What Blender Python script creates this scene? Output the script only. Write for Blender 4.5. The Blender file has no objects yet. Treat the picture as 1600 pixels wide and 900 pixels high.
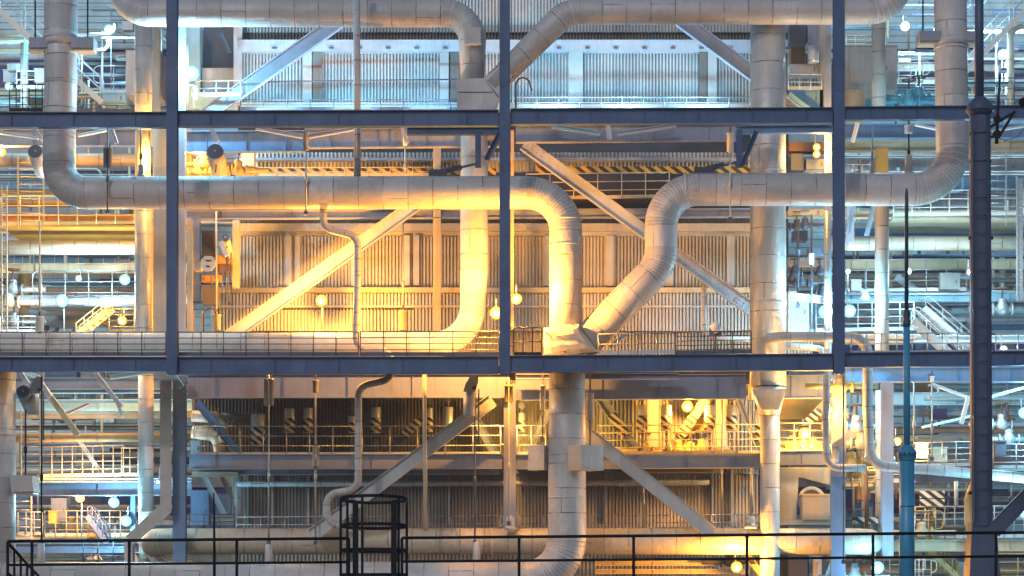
import bpy, math, random
from mathutils import Vector, Matrix
random.seed(7)
R = math.radians
scene = bpy.context.scene
COL = scene.collection

# ---------------------------------------------------------------- camera, sky, sun, exposure
FPX, DIST, HX, HY, ZC = 3600.0, 90.0, 800.0, 930.0, 8.0
cam_data = bpy.data.cameras.new('camera')
cam = bpy.data.objects.new('camera', cam_data)
COL.objects.link(cam)
cam.location = (0, -DIST, ZC)
cam.rotation_euler = (R(90), 0, 0)
cam_data.sensor_width = 36.0
cam_data.lens = FPX / 1600 * 36.0
cam_data.shift_y = (HY - 450) / 1600
cam_data.clip_start = 0.5
cam_data.clip_end = 3000
scene.camera = cam

world = bpy.data.worlds.new('World')
scene.world = world
world.use_nodes = True
wn = world.node_tree
bg = wn.nodes['Background']
sky = wn.nodes.new('ShaderNodeTexSky')
sky.sky_type = 'NISHITA'
sky.sun_disc = False
sky.sun_elevation = R(28)
sky.sun_rotation = R(202)
sky.air_density = 1.0
sky.ozone_density = 3.0
wn.links.new(sky.outputs[0], bg.inputs[0])
bg.inputs[1].default_value = 0.052

sun_data = bpy.data.lights.new('sun', 'SUN')
sun_data.energy = 0.3
sun_data.angle = R(3)
sun_data.color = (1.0, 0.92, 0.90)
sun = bpy.data.objects.new('sun', sun_data)
COL.objects.link(sun)
sun.rotation_euler = (R(62), 0, R(-22))

scene.view_settings.view_transform = 'Standard'
scene.view_settings.look = 'None'
scene.view_settings.exposure = 0.75
scene.view_settings.gamma = 1.0
scene.view_settings.use_curve_mapping = False
scene.render.engine = 'CYCLES'
cy = scene.cycles
cy.max_bounces = 6
cy.diffuse_bounces = 3
cy.glossy_bounces = 3
cy.sample_clamp_indirect = 6
cy.use_denoising = True
cy.use_light_tree = True
cy.caustics_reflective = False
cy.caustics_refractive = False

# ---------------------------------------------------------------- materials
MATS = {}
def newmat(name):
    m = bpy.data.materials.new(name); m.use_nodes = True
    nt = m.node_tree
    return m, nt, nt.nodes['Principled BSDF']
def _mix(nt, fac, a, b, mode='MIX'):
    n = nt.nodes.new('ShaderNodeMix'); n.data_type = 'RGBA'; n.blend_type = mode
    for s, v in ((n.inputs[0], fac), (n.inputs[6], a), (n.inputs[7], b)):
        if hasattr(v, 'is_linked'): nt.links.new(v, s)
        elif isinstance(v, (int, float)): s.default_value = v
        else: s.default_value = (*v, 1)
    return n.outputs[2]
def _math(nt, op, a, b=0.0, c=None):
    n = nt.nodes.new('ShaderNodeMath'); n.operation = op
    for s, v in zip(n.inputs, (a, b, c)):
        if v is None: continue
        if hasattr(v, 'is_linked'): nt.links.new(v, s)
        else: s.default_value = v
    return n.outputs[0]
def _noise(nt, scale, detail=4, vec=None, rough=0.6):
    n = nt.nodes.new('ShaderNodeTexNoise')
    n.inputs['Scale'].default_value = scale; n.inputs['Detail'].default_value = detail
    n.inputs['Roughness'].default_value = rough
    if vec is not None: nt.links.new(vec, n.inputs['Vector'])
    return n.outputs['Fac']
def _pos(nt, sx=1, sy=1, sz=1):
    g = nt.nodes.new('ShaderNodeNewGeometry')
    m = nt.nodes.new('ShaderNodeMapping'); m.inputs['Scale'].default_value = (sx, sy, sz)
    nt.links.new(g.outputs['Position'], m.inputs['Vector'])
    return m.outputs['Vector']
def _ramp(nt, v, lo, hi):
    n = nt.nodes.new('ShaderNodeMapRange'); n.inputs['From Min'].default_value = lo; n.inputs['From Max'].default_value = hi
    nt.links.new(v, n.inputs['Value']); return n.outputs[0]

def paint(name, rgb, rough=0.5, metal=0.0, dirt=0.35, rust=0.0, streak=True, sheet=0.0):
    """weathered paint: blotchy tone, rain streaks, optional rust specks"""
    m, nt, b = newmat(name)
    blotch = _ramp(nt, _noise(nt, 0.9, 6, _pos(nt)), 0.35, 0.75)
    d1 = tuple(c * (1 - dirt) for c in rgb)
    col = _mix(nt, _math(nt, 'MULTIPLY', blotch, 0.65), rgb, d1)
    if streak:
        st = _ramp(nt, _noise(nt, 1.0, 3, _pos(nt, 7, 7, 0.35)), 0.5, 0.8)
        col = _mix(nt, _math(nt, 'MULTIPLY', st, 0.55), col, tuple(c * (1 - dirt * 1.25) for c in rgb))
    fine = _ramp(nt, _noise(nt, 16, 3, _pos(nt)), 0.62, 0.78)
    col = _mix(nt, _math(nt, 'MULTIPLY', fine, 0.4), col, tuple(c * (1 - dirt) for c in rgb))
    if rust > 0:
        rs = _ramp(nt, _noise(nt, 4.5, 6, _pos(nt), 0.75), 0.68 - rust * 0.16, 0.78)
        col = _mix(nt, _math(nt, 'MULTIPLY', rs, 0.75), col, (0.16, 0.07, 0.025))
    if sheet:                                            # separate sheets along x, each a little different
        sx = nt.nodes.new('ShaderNodeSeparateXYZ'); nt.links.new(_pos(nt), sx.inputs[0])
        w = nt.nodes.new('ShaderNodeTexWhiteNoise'); w.noise_dimensions = '1D'
        nt.links.new(_math(nt, 'FLOOR', _math(nt, 'MULTIPLY', sx.outputs[0], 0.9)), w.inputs['W'])
        k = _math(nt, 'MULTIPLY_ADD', w.outputs['Value'], sheet, 1 - sheet)
        cc = nt.nodes.new('ShaderNodeCombineColor')
        for i in range(3): nt.links.new(k, cc.inputs[i])
        col = _mix(nt, 1.0, col, cc.outputs[0], 'MULTIPLY')
    nt.links.new(col, b.inputs['Base Color'])
    b.inputs['Metallic'].default_value = metal
    rr = _math(nt, 'MULTIPLY_ADD', blotch, 0.22, rough - 0.08)
    nt.links.new(rr, b.inputs['Roughness'])
    bp = nt.nodes.new('ShaderNodeBump'); bp.inputs['Strength'].default_value = 0.12; bp.inputs['Distance'].default_value = 0.02
    nt.links.new(_noise(nt, 3.0, 4, _pos(nt)), bp.inputs['Height']); nt.links.new(bp.outputs[0], b.inputs['Normal'])
    MATS[name] = m; return m

def cladding(name, rgb, rough=0.45, metal=0.08, seam=0.8):
    """pipe insulation jacket: ring seams and staggered lap seams from the sweep's pu / pv / psw attributes"""
    m, nt, b = newmat(name)
    def at(n):
        a = nt.nodes.new('ShaderNodeAttribute'); a.attribute_name = n; return a.outputs['Fac']
    pu, pv, sw = at('pu'), at('pv'), at('psw')
    fr = _math(nt, 'FRACT', pu); fl = _math(nt, 'FLOOR', pu)
    ring = _math(nt, 'LESS_THAN', fr, sw)
    w1 = nt.nodes.new('ShaderNodeTexWhiteNoise'); w1.noise_dimensions = '1D'; nt.links.new(fl, w1.inputs['W'])
    r1 = w1.outputs['Value']
    lap = _math(nt, 'LESS_THAN', _math(nt, 'ABSOLUTE', _math(nt, 'SUBTRACT', pv, _math(nt, 'MULTIPLY_ADD', r1, 0.34, 0.33))), 0.0035)
    straight = _math(nt, 'LESS_THAN', sw, 0.05)
    lap = _math(nt, 'MULTIPLY', lap, _math(nt, 'GREATER_THAN', r1, 0.55))
    line = _math(nt, 'MAXIMUM', ring, _math(nt, 'MULTIPLY', lap, straight))
    # seams come and go
    pat = _ramp(nt, _noise(nt, 1.9, 4, _pos(nt)), 0.36, 0.60)
    line = _math(nt, 'MULTIPLY', line, pat)
    tint = _math(nt, 'MULTIPLY_ADD', r1, 0.20, 0.84)
    grime = _ramp(nt, _noise(nt, 0.8, 7, _pos(nt), 0.65), 0.42, 0.72)
    drip = _ramp(nt, _noise(nt, 1.0, 3, _pos(nt, 9, 9, 0.8)), 0.52, 0.8)
    c = _mix(nt, 1.0, rgb, (1, 1, 1), 'MULTIPLY')
    comb = nt.nodes.new('ShaderNodeCombineColor')
    for i in range(3): nt.links.new(tint, comb.inputs[i])
    c = _mix(nt, 1.0, c, comb.outputs[0], 'MULTIPLY')
    c = _mix(nt, _math(nt, 'MULTIPLY', grime, 0.40), c, tuple(v * w for v, w in zip(rgb, (0.62, 0.55, 0.47))))
    c = _mix(nt, _math(nt, 'MULTIPLY', drip, 0.45), c, tuple(v * w for v, w in zip(rgb, (0.6, 0.55, 0.5))))
    c = _mix(nt, _math(nt, 'MULTIPLY', line, seam), c, (0.06, 0.045, 0.035))
    nt.links.new(c, b.inputs['Base Color'])
    b.inputs['Metallic'].default_value = metal
    nt.links.new(_math(nt, 'MULTIPLY_ADD', grime, 0.25, rough), b.inputs['Roughness'])
    bp = nt.nodes.new('ShaderNodeBump'); bp.inputs['Strength'].default_value = 0.8; bp.inputs['Distance'].default_value = 0.06
    hh = _math(nt, 'SUBTRACT', _math(nt, 'MULTIPLY', _noise(nt, 2.2, 4, _pos(nt)), 0.9), line)
    nt.links.new(hh, bp.inputs['Height']); nt.links.new(bp.outputs[0], b.inputs['Normal'])
    MATS[name] = m; return m

def hazard(name, c1, c2, period=0.5, slope=1.0):
    m, nt, b = newmat(name)
    s = nt.nodes.new('ShaderNodeSeparateXYZ'); nt.links.new(_pos(nt), s.inputs[0])
    v = _math(nt, 'MULTIPLY', _math(nt, 'MULTIPLY_ADD', s.outputs[2], slope, s.outputs[0]), 1 / period)
    k = _math(nt, 'GREATER_THAN', _math(nt, 'FRACT', v), 0.5)
    c = _mix(nt, k, c1, c2)
    wear = _ramp(nt, _noise(nt, 5, 5, _pos(nt)), 0.55, 0.8)
    c = _mix(nt, _math(nt, 'MULTIPLY', wear, 0.5), c, (0.2, 0.16, 0.1))
    nt.links.new(c, b.inputs['Base Color']); b.inputs['Roughness'].default_value = 0.6
    MATS[name] = m; return m

def glow(name, rgb, strength):
    m, nt, b = newmat(name)
    b.inputs['Base Color'].default_value = (0.02, 0.02, 0.02, 1)
    b.inputs['Specular IOR Level'].default_value = 0.1
    b.inputs['Emission Color'].default_value = (*rgb, 1)
    b.inputs['Emission Strength'].default_value = strength
    m.cycles.emission_sampling = 'NONE'
    MATS[name] = m; return m

paint('frame_blue', (0.055, 0.115, 0.255), 0.5, 0, 0.5, 0.12)
paint('steel_grey', (0.30, 0.325, 0.42), 0.5, 0, 0.35, 0.1)
paint('steel_pale', (0.50, 0.53, 0.60), 0.5, 0, 0.35, 0.1)
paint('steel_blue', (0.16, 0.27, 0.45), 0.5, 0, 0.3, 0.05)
paint('steel_sky', (0.36, 0.60, 0.72), 0.5, 0, 0.3, 0.05)  # sky blue steel, also cool lamplight painted onto the cool lit parts
paint('steel_dark', (0.09, 0.095, 0.13), 0.5, 0, 0.4, 0.2)
paint('galv', (0.48, 0.49, 0.50), 0.42, 0.5, 0.35)
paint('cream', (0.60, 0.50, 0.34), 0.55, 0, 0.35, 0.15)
paint('yellow', (0.62, 0.29, 0.04), 0.5, 0, 0.35, 0.1)  # yellow paint, also lamplight put into the colour of the yellow lit parts
paint('rail_yellow', (0.56, 0.42, 0.17), 0.5, 0, 0.3, 0.1)  # rail paint, also gold lamplight painted onto gold lit valves and boxes
paint('white', (0.72, 0.74, 0.74), 0.45, 0, 0.25, 0.1)
paint('black', (0.006, 0.006, 0.010), 0.6, 0, 0.2, 0, False)
MATS['black'].node_tree.nodes['Principled BSDF'].inputs['Specular IOR Level'].default_value = 0.2
paint('mast', (0.055, 0.08, 0.15), 0.5, 0, 0.35, 0.1)
paint('pole_blue', (0.05, 0.32, 0.55), 0.4, 0, 0.5, 0.45)
paint('pole_dark', (0.018, 0.05, 0.11), 0.45, 0, 0.4, 0.1)
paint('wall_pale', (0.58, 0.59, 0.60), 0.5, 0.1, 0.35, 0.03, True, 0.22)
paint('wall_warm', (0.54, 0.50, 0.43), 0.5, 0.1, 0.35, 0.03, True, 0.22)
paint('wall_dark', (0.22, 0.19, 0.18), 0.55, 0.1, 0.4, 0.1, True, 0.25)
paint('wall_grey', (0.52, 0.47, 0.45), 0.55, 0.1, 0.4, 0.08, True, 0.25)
paint('wall_blue', (0.52, 0.68, 0.74), 0.5, 0.1, 0.3)
paint('violet', (0.07, 0.065, 0.24), 0.6, 0, 0.3, 0, False)
paint('concrete', (0.42, 0.40, 0.36), 0.85, 0, 0.45, 0.05)
paint('rust_brown', (0.20, 0.10, 0.05), 0.75, 0, 0.5, 0.5)
paint('machine_cyan', (0.10, 0.38, 0.52), 0.45, 0, 0.35, 0.1)
paint('orange', (0.62, 0.30, 0.05), 0.5, 0, 0.3, 0.1)  # orange sign paint, also orange lamplight painted onto the orange lit columns and box
paint('ground', (0.16, 0.155, 0.15), 0.9, 0, 0.4, 0.05, False)
paint('window', (0.16, 0.40, 0.60), 0.15, 0, 0.25, 0, False)
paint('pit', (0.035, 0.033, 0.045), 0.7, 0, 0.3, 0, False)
cladding('clad', (0.56, 0.545, 0.545))
cladding('clad_cream', (0.60, 0.53, 0.42))
cladding('clad_white', (0.72, 0.71, 0.68))
cladding('clad_brown', (0.38, 0.235, 0.10), 0.5)
cladding('clad_bright', (0.62, 0.63, 0.63), 0.36, 0.3)
cladding('clad_stain', (0.52, 0.50, 0.46), 0.5, 0.05, 0.9)
hazard('haz', (0.50, 0.33, 0.05), (0.035, 0.024, 0.02), 0.52, 1.3)
hazard('haz_pale', (0.52, 0.47, 0.36), (0.035, 0.026, 0.022), 0.40, 1.3)
hazard('haz_white', (0.62, 0.60, 0.52), (0.03, 0.025, 0.025), 0.5, 1.3)
glow('lens_warm', (1.0, 0.42, 0.05), 1.5)
glow('lens_cool', (0.30, 0.72, 1.0), 1.0)
glow('lens_white', (0.80, 0.88, 0.92), 1.0)
glow('bulb_warm', (1.0, 0.72, 0.34), 30)
glow('bulb_cool', (0.80, 0.95, 1.0), 30)
glow('bulb_white', (1.0, 0.95, 0.88), 30)

# ---------------------------------------------------------------- geometry kit
def S(Y): return (DIST + Y) / FPX                       # metres per photo pixel at depth Y
def W(px, py, Y): return Vector(((px - HX) * S(Y), Y, ZC + (HY - py) * S(Y)))

class MB:
    def __init__(s): s.v = []; s.f = []; s.sm = []; s.at = None
    def face(s, idx, smooth=False): s.f.append(tuple(idx)); s.sm.append(smooth)
    def prism(s, ring0, ring1, cap=True, smooth=False):
        n = len(ring0); o = len(s.v); s.v += [Vector(p) for p in ring0] + [Vector(p) for p in ring1]
        for i in range(n):
            j = (i + 1) % n; s.face((o + i, o + j, o + n + j, o + n + i), smooth)
        if cap: s.face(range(o + n - 1, o - 1, -1)); s.face(range(o + n, o + 2 * n))
        return s
    def box(s, c, sx, sy, sz, rot=None):
        c = Vector(c); hs = [(-1, -1), (1, -1), (1, 1), (-1, 1)]
        M = rot or Matrix.Identity(3)
        r0 = [c + M @ Vector((a * sx / 2, b * sy / 2, -sz / 2)) for a, b in hs]
        r1 = [c + M @ Vector((a * sx / 2, b * sy / 2, sz / 2)) for a, b in hs]
        return s.prism(r0, r1)
    def pbox(s, px0, py0, px1, py1, Y, dep):
        """box whose front face sits at depth Y and spans the given photo rectangle"""
        a = W(px0, py1, Y); b = W(px1, py0, Y)
        return s.box(((a.x + b.x) / 2, Y + dep / 2, (a.z + b.z) / 2), abs(b.x - a.x), dep, abs(b.z - a.z))
    def frame(s, p0, p1, d):
        t = (Vector(p1) - Vector(p0)).normalized(); d = Vector(d); d = (d - t * d.dot(t)).normalized()
        return t, d, t.cross(d)
    def ibeam(s, p0, p1, dep, wid, ddir, tf=0.03, tw=0.02):
        p0, p1 = Vector(p0), Vector(p1); t, d, w = s.frame(p0, p1, ddir)
        h, b = dep / 2, wid / 2
        pr = [(-h, -b), (-h, b), (-h + tf, b), (-h + tf, tw), (h - tf, tw), (h - tf, b), (h, b), (h, -b), (h - tf, -b), (h - tf, -tw), (-h + tf, -tw), (-h + tf, -b)]
        return s.prism([p0 + d * a + w * c for a, c in pr], [p1 + d * a + w * c for a, c in pr])
    def bar(s, p0, p1, dep, wid, ddir=(0, 0, 1)):
        p0, p1 = Vector(p0), Vector(p1); t, d, w = s.frame(p0, p1, ddir)
        pr = [(-1, -1), (1, -1), (1, 1), (-1, 1)]
        return s.prism([p0 + d * a * dep / 2 + w * c * wid / 2 for a, c in pr], [p1 + d * a * dep / 2 + w * c * wid / 2 for a, c in pr])
    def cyl(s, p0, p1, r0, r1=None, n=8, cap=True):
        p0, p1 = Vector(p0), Vector(p1); r1 = r0 if r1 is None else r1
        t = (p1 - p0).normalized(); _, d, w = s.frame(p0, p1, (0, 0, 1) if abs(t.z) < 0.9 else (0, 1, 0))
        cs = [(math.cos(2 * math.pi * i / n), math.sin(2 * math.pi * i / n)) for i in range(n)]
        return s.prism([p0 + (d * a + w * b) * r0 for a, b in cs], [p1 + (d * a + w * b) * r1 for a, b in cs], cap, True)
    def lathe(s, base, prof, n=16):
        """profile [(r, z)...] about the vertical through base"""
        base = Vector(base); o = len(s.v)
        for r, z in prof:
            for i in range(n):
                a = 2 * math.pi * i / n; s.v.append(base + Vector((r * math.cos(a), r * math.sin(a), z)))
        for k in range(len(prof) - 1):
            for i in range(n):
                j = (i + 1) % n; s.face((o + k * n + i, o + k * n + j, o + (k + 1) * n + j, o + (k + 1) * n + i), True)
        s.face(range(o + n - 1, o - 1, -1)); e = o + (len(prof) - 1) * n; s.face(range(e, e + n)); return s
    def poly(s, pts, dvec):
        """flat plate: outline pts extruded by dvec"""
        dvec = Vector(dvec); return s.prism([Vector(p) for p in pts], [Vector(p) + dvec for p in pts])
    def rod(s, pts, r, n=6, bend=0.0):
        for (a, b) in zip(pts[:-1], pts[1:]): pass
        return s.sweep(pts, r, bend, n, None)
    def sweep(s, pts, r, bend, n=32, panel=1.0, gore=4.6, capends=True):
        """round pipe along pts with rounded corners; keeps seam attributes when panel is given. r may be a list per point."""
        P = [Vector(p) for p in pts]; rr = r if isinstance(r, (list, tuple)) else [r] * len(P)
        rings = []                                       # (pos, tangent, radius, arc?)
        for i, p in enumerate(P):
            if i == 0: rings.append((p, (P[1] - p).normalized(), rr[0], 0)); continue
            if i == len(P) - 1: rings.append((p, (p - P[i - 1]).normalized(), rr[i], 0)); continue
            a = (p - P[i - 1]); b = (P[i + 1] - p); ta, tb = a.normalized(), b.normalized()
            ang = ta.angle(tb)
            if ang < 0.02 or bend <= 0: rings.append((p, (ta + tb).normalized(), rr[i], 0)); continue
            cut = min(bend * math.tan(ang / 2), a.length * 0.49 if i > 1 else a.length * 0.95, b.length * 0.49 if i < len(P) - 2 else b.length * 0.95)
            br = cut / math.tan(ang / 2)
            nrm = (tb - ta * tb.dot(ta)).normalized(); c = p - ta * cut + nrm * br
            rings.append((p - ta * (cut + .012), ta, rr[i], 0))
            k = max(3, int(round(math.degrees(ang) / (gore if panel else 15))))
            for j in range(k + 1):
                th = ang * j / k
                pos = c - nrm * br * math.cos(th) + ta * br * math.sin(th)
                rings.append((pos, (ta * math.cos(th) + nrm * math.sin(th)).normalized(), rr[i], i))
            rings.append((p + tb * (cut + .012), tb, rr[i], 0))
        o = len(s.v)
        t0 = rings[0][1]; ref = Vector((0, 1, 0)) if abs(t0.y) < 0.9 else Vector((1, 0, 0))
        d = (ref - t0 * ref.dot(t0)).normalized()        # v = 0 / 1 faces away from the camera
        pu = random.random() * 50; at = []
        prev = None; m = n + 1 if panel else n
        for (pos, t, rad, arc) in rings:
            if prev is not None:
                q = prev[1].rotation_difference(t); d = (q @ d); d = (d - t * d.dot(t)).normalized()
                L = (pos - prev[0]).length
                isarc = arc and prev[3] == arc
                if panel:
                    if isarc: pu = round(pu + 1.0)
                    else:
                        if prev[3]: pass
                        pu += L / panel
                        if arc: pu = math.ceil(pu)
            w = t.cross(d)
            sw = 0.0
            for i in range(m):
                a = 2 * math.pi * i / n
                s.v.append(pos + (d * math.cos(a) + w * math.sin(a)) * rad); at.append((pu, i / n, 0.036 / (panel or 1)))
            prev = (pos, t, rad, arc)
        nr = len(rings)
        for k in range(nr - 1):
            for i in range(n):
                j = i + 1 if panel else (i + 1) % n
                s.face((o + k * m + i, o + k * m + j, o + (k + 1) * m + j, o + (k + 1) * m + i), True)
        # gore width: arcs get a wider relative seam
        if panel:
            for k in range(nr):
                if rings[k][3]:
                    for i in range(m):
                        x = at[k * m + i]; at[k * m + i] = (x[0], x[1], 0.13)
            if s.at is None: s.at = [(0, 0, 0)] * o
            s.at += at
        if capends:
            s.face([o + i for i in range(n)][::-1]); e = o + (nr - 1) * m; s.face([e + i for i in range(n)])
        return s
    def mesh(s, name, mats, origin):
        me = bpy.data.meshes.new(name)
        me.from_pydata([tuple(p - origin) for p in s.v], [], s.f)
        for m in (mats if isinstance(mats, (list, tuple)) else [mats]): me.materials.append(MATS[m])
        me.polygons.foreach_set('use_smooth', s.sm)
        if s.at:
            at = s.at + [(0, 0, 0)] * (len(s.v) - len(s.at))
            for i, nm in enumerate(('pu', 'pv', 'psw')):
                a = me.attributes.new(nm, 'FLOAT', 'POINT'); a.data.foreach_set('value', [x[i] for x in at])
        me.validate(); me.update()
        return me

def base_of(mbs):
    vs = [v for m in mbs for v in m.v]
    return Vector(((min(v.x for v in vs) + max(v.x for v in vs)) / 2, (min(v.y for v in vs) + max(v.y for v in vs)) / 2, min(v.z for v in vs)))
def tag(o, label, cat, group=None, kind='thing'):
    o['kind'] = kind
    if label: o['label'] = label
    if cat: o['category'] = cat
    if group: o['group'] = group
def thing(name, label, cat, parts, group=None):
    """parts: a list of (name, MB, material[, sub-parts]); or (MB, material) for a thing that is one mesh"""
    if isinstance(parts, tuple):
        mb, mat = parts; b = base_of([mb]); o = bpy.data.objects.new(name, mb.mesh(name, mat, b)); o.location = b
        COL.objects.link(o); tag(o, label, cat, group); return o
    b = base_of([p[1] for p in parts])
    root = bpy.data.objects.new(name, None); root.location = b; root.empty_display_size = 0.3
    COL.objects.link(root); tag(root, label, cat, group)
    for p in parts:
        c = bpy.data.objects.new(p[0], p[1].mesh(p[0], p[2], b)); COL.objects.link(c); c.parent = root
        for q in (p[3] if len(p) > 3 else ()):
            g = bpy.data.objects.new(q[0], q[1].mesh(q[0], q[2], b)); COL.objects.link(g); g.parent = c
    return root
def struct(name, mb, mat, kind='structure'):
    o = bpy.data.objects.new(name, mb.mesh(name, mat, Vector((0, 0, 0)))); COL.objects.link(o); o['kind'] = kind; return o
def dup(root, loc, label, group=None):
    r = root.copy(); COL.objects.link(r); r.location = loc; r['label'] = label
    if group: r['group'] = group
    for ch in list(root.children):
        c = ch.copy(); COL.objects.link(c); c.parent = r
        for g in list(ch.children):
            d = g.copy(); COL.objects.link(d); d.parent = c
    return r
# ---------------------------------------------------------------- builders for one thing each (photo pixels + depth in metres)
def beam(px0, py0, px1, py1, hpx, Y, label, mat='steel_grey', wid=0.36, stiff=0, name='steel_beam', cat='steel beam', group=None, tf=0.035, splice=()):
    """level or raking I-beam: web towards the camera, hpx deep; (px, py) is the middle of the web at each end"""
    a, b = W(px0, py0, Y + wid / 2), W(px1, py1, Y + wid / 2)
    s = S(Y); h = hpx * s
    ps = [('web_section', MB().ibeam(a, b, h, wid, (0, 0, 1), tf), mat)]
    for i in range(stiff):
        f = (i + 0.5) / stiff; p = a.lerp(b, f)
        m = MB().box(p + Vector((0, -wid * .13, 0)), 0.016, wid * .22, h - 2 * tf - 0.004)
        ps.append(('stiffener', m, mat))
    if splice:
        for f in splice:
            p = a.lerp(b, f) + Vector((0, -.018, 0)); m = MB().box(p, .62, .014, h - 2 * tf - .05); bm = MB()
            for i in range(6):
                for j in (-.3, -.1, .1, .3):
                    q = p + Vector((-.25 + .1 * i, -.008, j * h)); bm.cyl(q + Vector((0, -.02, 0)), q + Vector((0, .002, 0)), .017, n=6)
            ps.append(('splice_plate', m, mat, [('bolt_stud', bm, mat)]))
    if len(ps) == 1: return thing(name, label, cat, (ps[0][1], mat), group)
    return thing(name, label, cat, ps, group)

def brace(px0, py0, px1, py1, wpx, Y, label, mat='steel_grey', thick=0.34, plates=True, hazard_band=False, group=None):
    """diagonal box brace with flange lips and gusset plates"""
    a, b = W(px0, py0, Y), W(px1, py1, Y); s = S(Y); w = wpx * s
    t = (b - a).normalized(); nrm = Vector((-t.z, 0, t.x))
    ps = [('brace_section', MB().ibeam(a, b, w, thick, nrm, 0.03, 0.03), mat)]
    if plates:
        for e, sg in ((a, 1), (b, -1)):
            c = e + t * sg * 0.55
            m = MB().poly([c - t * .5 - nrm * w * .42, c + t * .5 - nrm * w * .42, c + t * .5 + nrm * w * .42, c - t * .5 + nrm * w * .42], (0, 0.02, 0))
            for v in m.v: v.y -= 0.06
            bolts = []
            bm = MB()
            for i in range(4):
                for j in range(3):
                    q = c + t * (-.38 + .25 * i) + nrm * w * (-.3 + .3 * j); bm.cyl(q + Vector((0, -0.085, 0)), q + Vector((0, -0.055, 0)), 0.022, n=6)
            ps.append(('splice_plate', m, mat, [('bolt_stud', bm, 'steel_dark')]))
    if hazard_band:
        m = MB(); c = a.lerp(b, hazard_band)
        m.bar(c - t * .55, c + t * .55, w + .012, thick + .012, nrm); ps.append(('warning_band', m, 'haz_pale'))
    return thing('diagonal_brace', label, 'steel brace', ps, group)

def column(px0, px1, py0, py1, Y, label, mat='steel_grey', dep=0.45, splice=(), cat='steel column', group=None, lean=0.0):
    """H column with one flange square to the camera"""
    c0, c1 = W((px0 + px1) / 2, py1, Y + dep / 2), W((px0 + px1) / 2 + lean, py0, Y + dep / 2)
    w = (px1 - px0) * S(Y)
    ps = [('column_shaft', MB().ibeam(c0, c1, dep, w, (0, 1, 0), 0.035, 0.02), mat)]
    for py in splice:
        p = W((px0 + px1) / 2, py, Y)
        m = MB().box(p + Vector((0, -0.013, 0)), w * .92, 0.022, 1.1)
        bm = MB()
        for i in range(7):
            for sx in (-.36, -.2, .2, .36):
                q = p + Vector((sx * w, -0.024, -.45 + .15 * i)); bm.cyl(q + Vector((0, -.022, 0)), q + Vector((0, 0.004, 0)), .02, n=6)
        ps.append(('splice_plate', m, mat, [('bolt_stud', bm, mat)]))
    return thing('steel_column', label, cat, ps if len(ps) > 1 else (ps[0][1], mat), group)

def pipe(pts, rpx, Y, label, mat='clad', bend=None, n=32, cat='pipe', name='insulated_pipe', group=None, parts=None, panel=1.0):
    """pts: (px, py) or (px, py, dY); rpx: radius in photo pixels at Y (or a list)"""
    P = [W(p[0], p[1], Y + (p[2] if len(p) > 2 else 0)) for p in pts]; s = S(Y)
    rr = [r * s for r in rpx] if isinstance(rpx, (list, tuple)) else rpx * s
    r0 = max(rr) if isinstance(rr, list) else rr
    m = MB().sweep(P, rr, bend if bend is not None else r0 * 2.3, n, panel)
    if parts: return thing(name, label, cat, [('pipe_run', m, mat)] + parts, group)
    return thing(name, label, cat, (m, mat), group)
def collar(px, py, rpx, Y, axis, mat='clad', lpx=5):
    a = Vector(axis); p = W(px, py, Y); L = lpx * S(Y) / 2
    return ('collar', MB().cyl(p - a * L, p + a * L, rpx * S(Y), n=32), mat)
def thin(pts, rpx, Y, label, mat='galv', name='thin_pipe', cat='pipe', n=8, bend=0.12, group=None):
    P = [W(p[0], p[1], Y + (p[2] if len(p) > 2 else 0)) for p in pts]
    return thing(name, label, cat, (MB().sweep(P, rpx * S(Y), bend, n, None), mat), group)

def rail(px0, pyb0, px1, pyb1, hpx, Y, n, label, mat='galv', mids=2, r=0.024, toe=True, endloop=(False, False), cat='handrail', group=None, toemat=None, dy=0.0):
    """n posts from (px0, deck) to (px1, deck); hpx high; dy = depth gained from first to last post"""
    a, b = W(px0, pyb0, Y), W(px1, pyb1, Y + dy); h = hpx * S(Y); up = Vector((0, 0, h))
    ps = [('top_rail', MB().cyl(a + up, b + up, r, n=6), mat)]
    for k in range(mids):
        f = Vector((0, 0, h * (k + 1) / (mids + 1))); ps.append(('mid_rail', MB().cyl(a + f, b + f, r * .8, n=6), mat))
    for i in range(n):
        p = a.lerp(b, i / (n - 1)); ps.append(('post', MB().cyl(p, p + up, r, n=6), mat))
    if toe:
        t = Vector((0, 0, 0.075)); o = Vector((0, .03, 0)); ps.append(('toe_board', MB().bar(a + t + o, b + t + o, 0.15, 0.01), toemat or mat))
    u = (b - a).normalized()
    for e, p, d in ((endloop[0], a, -u), (endloop[1], b, u)):
        if e:
            k = d * h * .28
            ps.append(('end_loop', MB().sweep([p + up * .995, p + k + up * .995, p + k + up * .36, p + up * .36], r, h * .2, 6, None), mat))
    return thing('handrail', label, cat, ps, group)

def deck(px0, px1, py, Y, dep, label, mat='galv', hpx=3, mat_edge=None, group=None):
    a, b = W(px0, py, Y), W(px1, py, Y); h = hpx * S(Y)
    c = (a + b) / 2 + Vector((0, dep / 2, -h / 2))
    ps = [('grating', MB().box(c + Vector((0, 0.01, h * .1)), abs(b.x - a.x) - .02, dep - .02, h * .7), mat)]
    ps.append(('edge_channel', MB().box((c.x, a.y - .012, c.z), abs(b.x - a.x), 0.02, h), mat_edge or mat))
    return thing('walkway_deck', label, 'walkway', ps, group)

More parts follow.
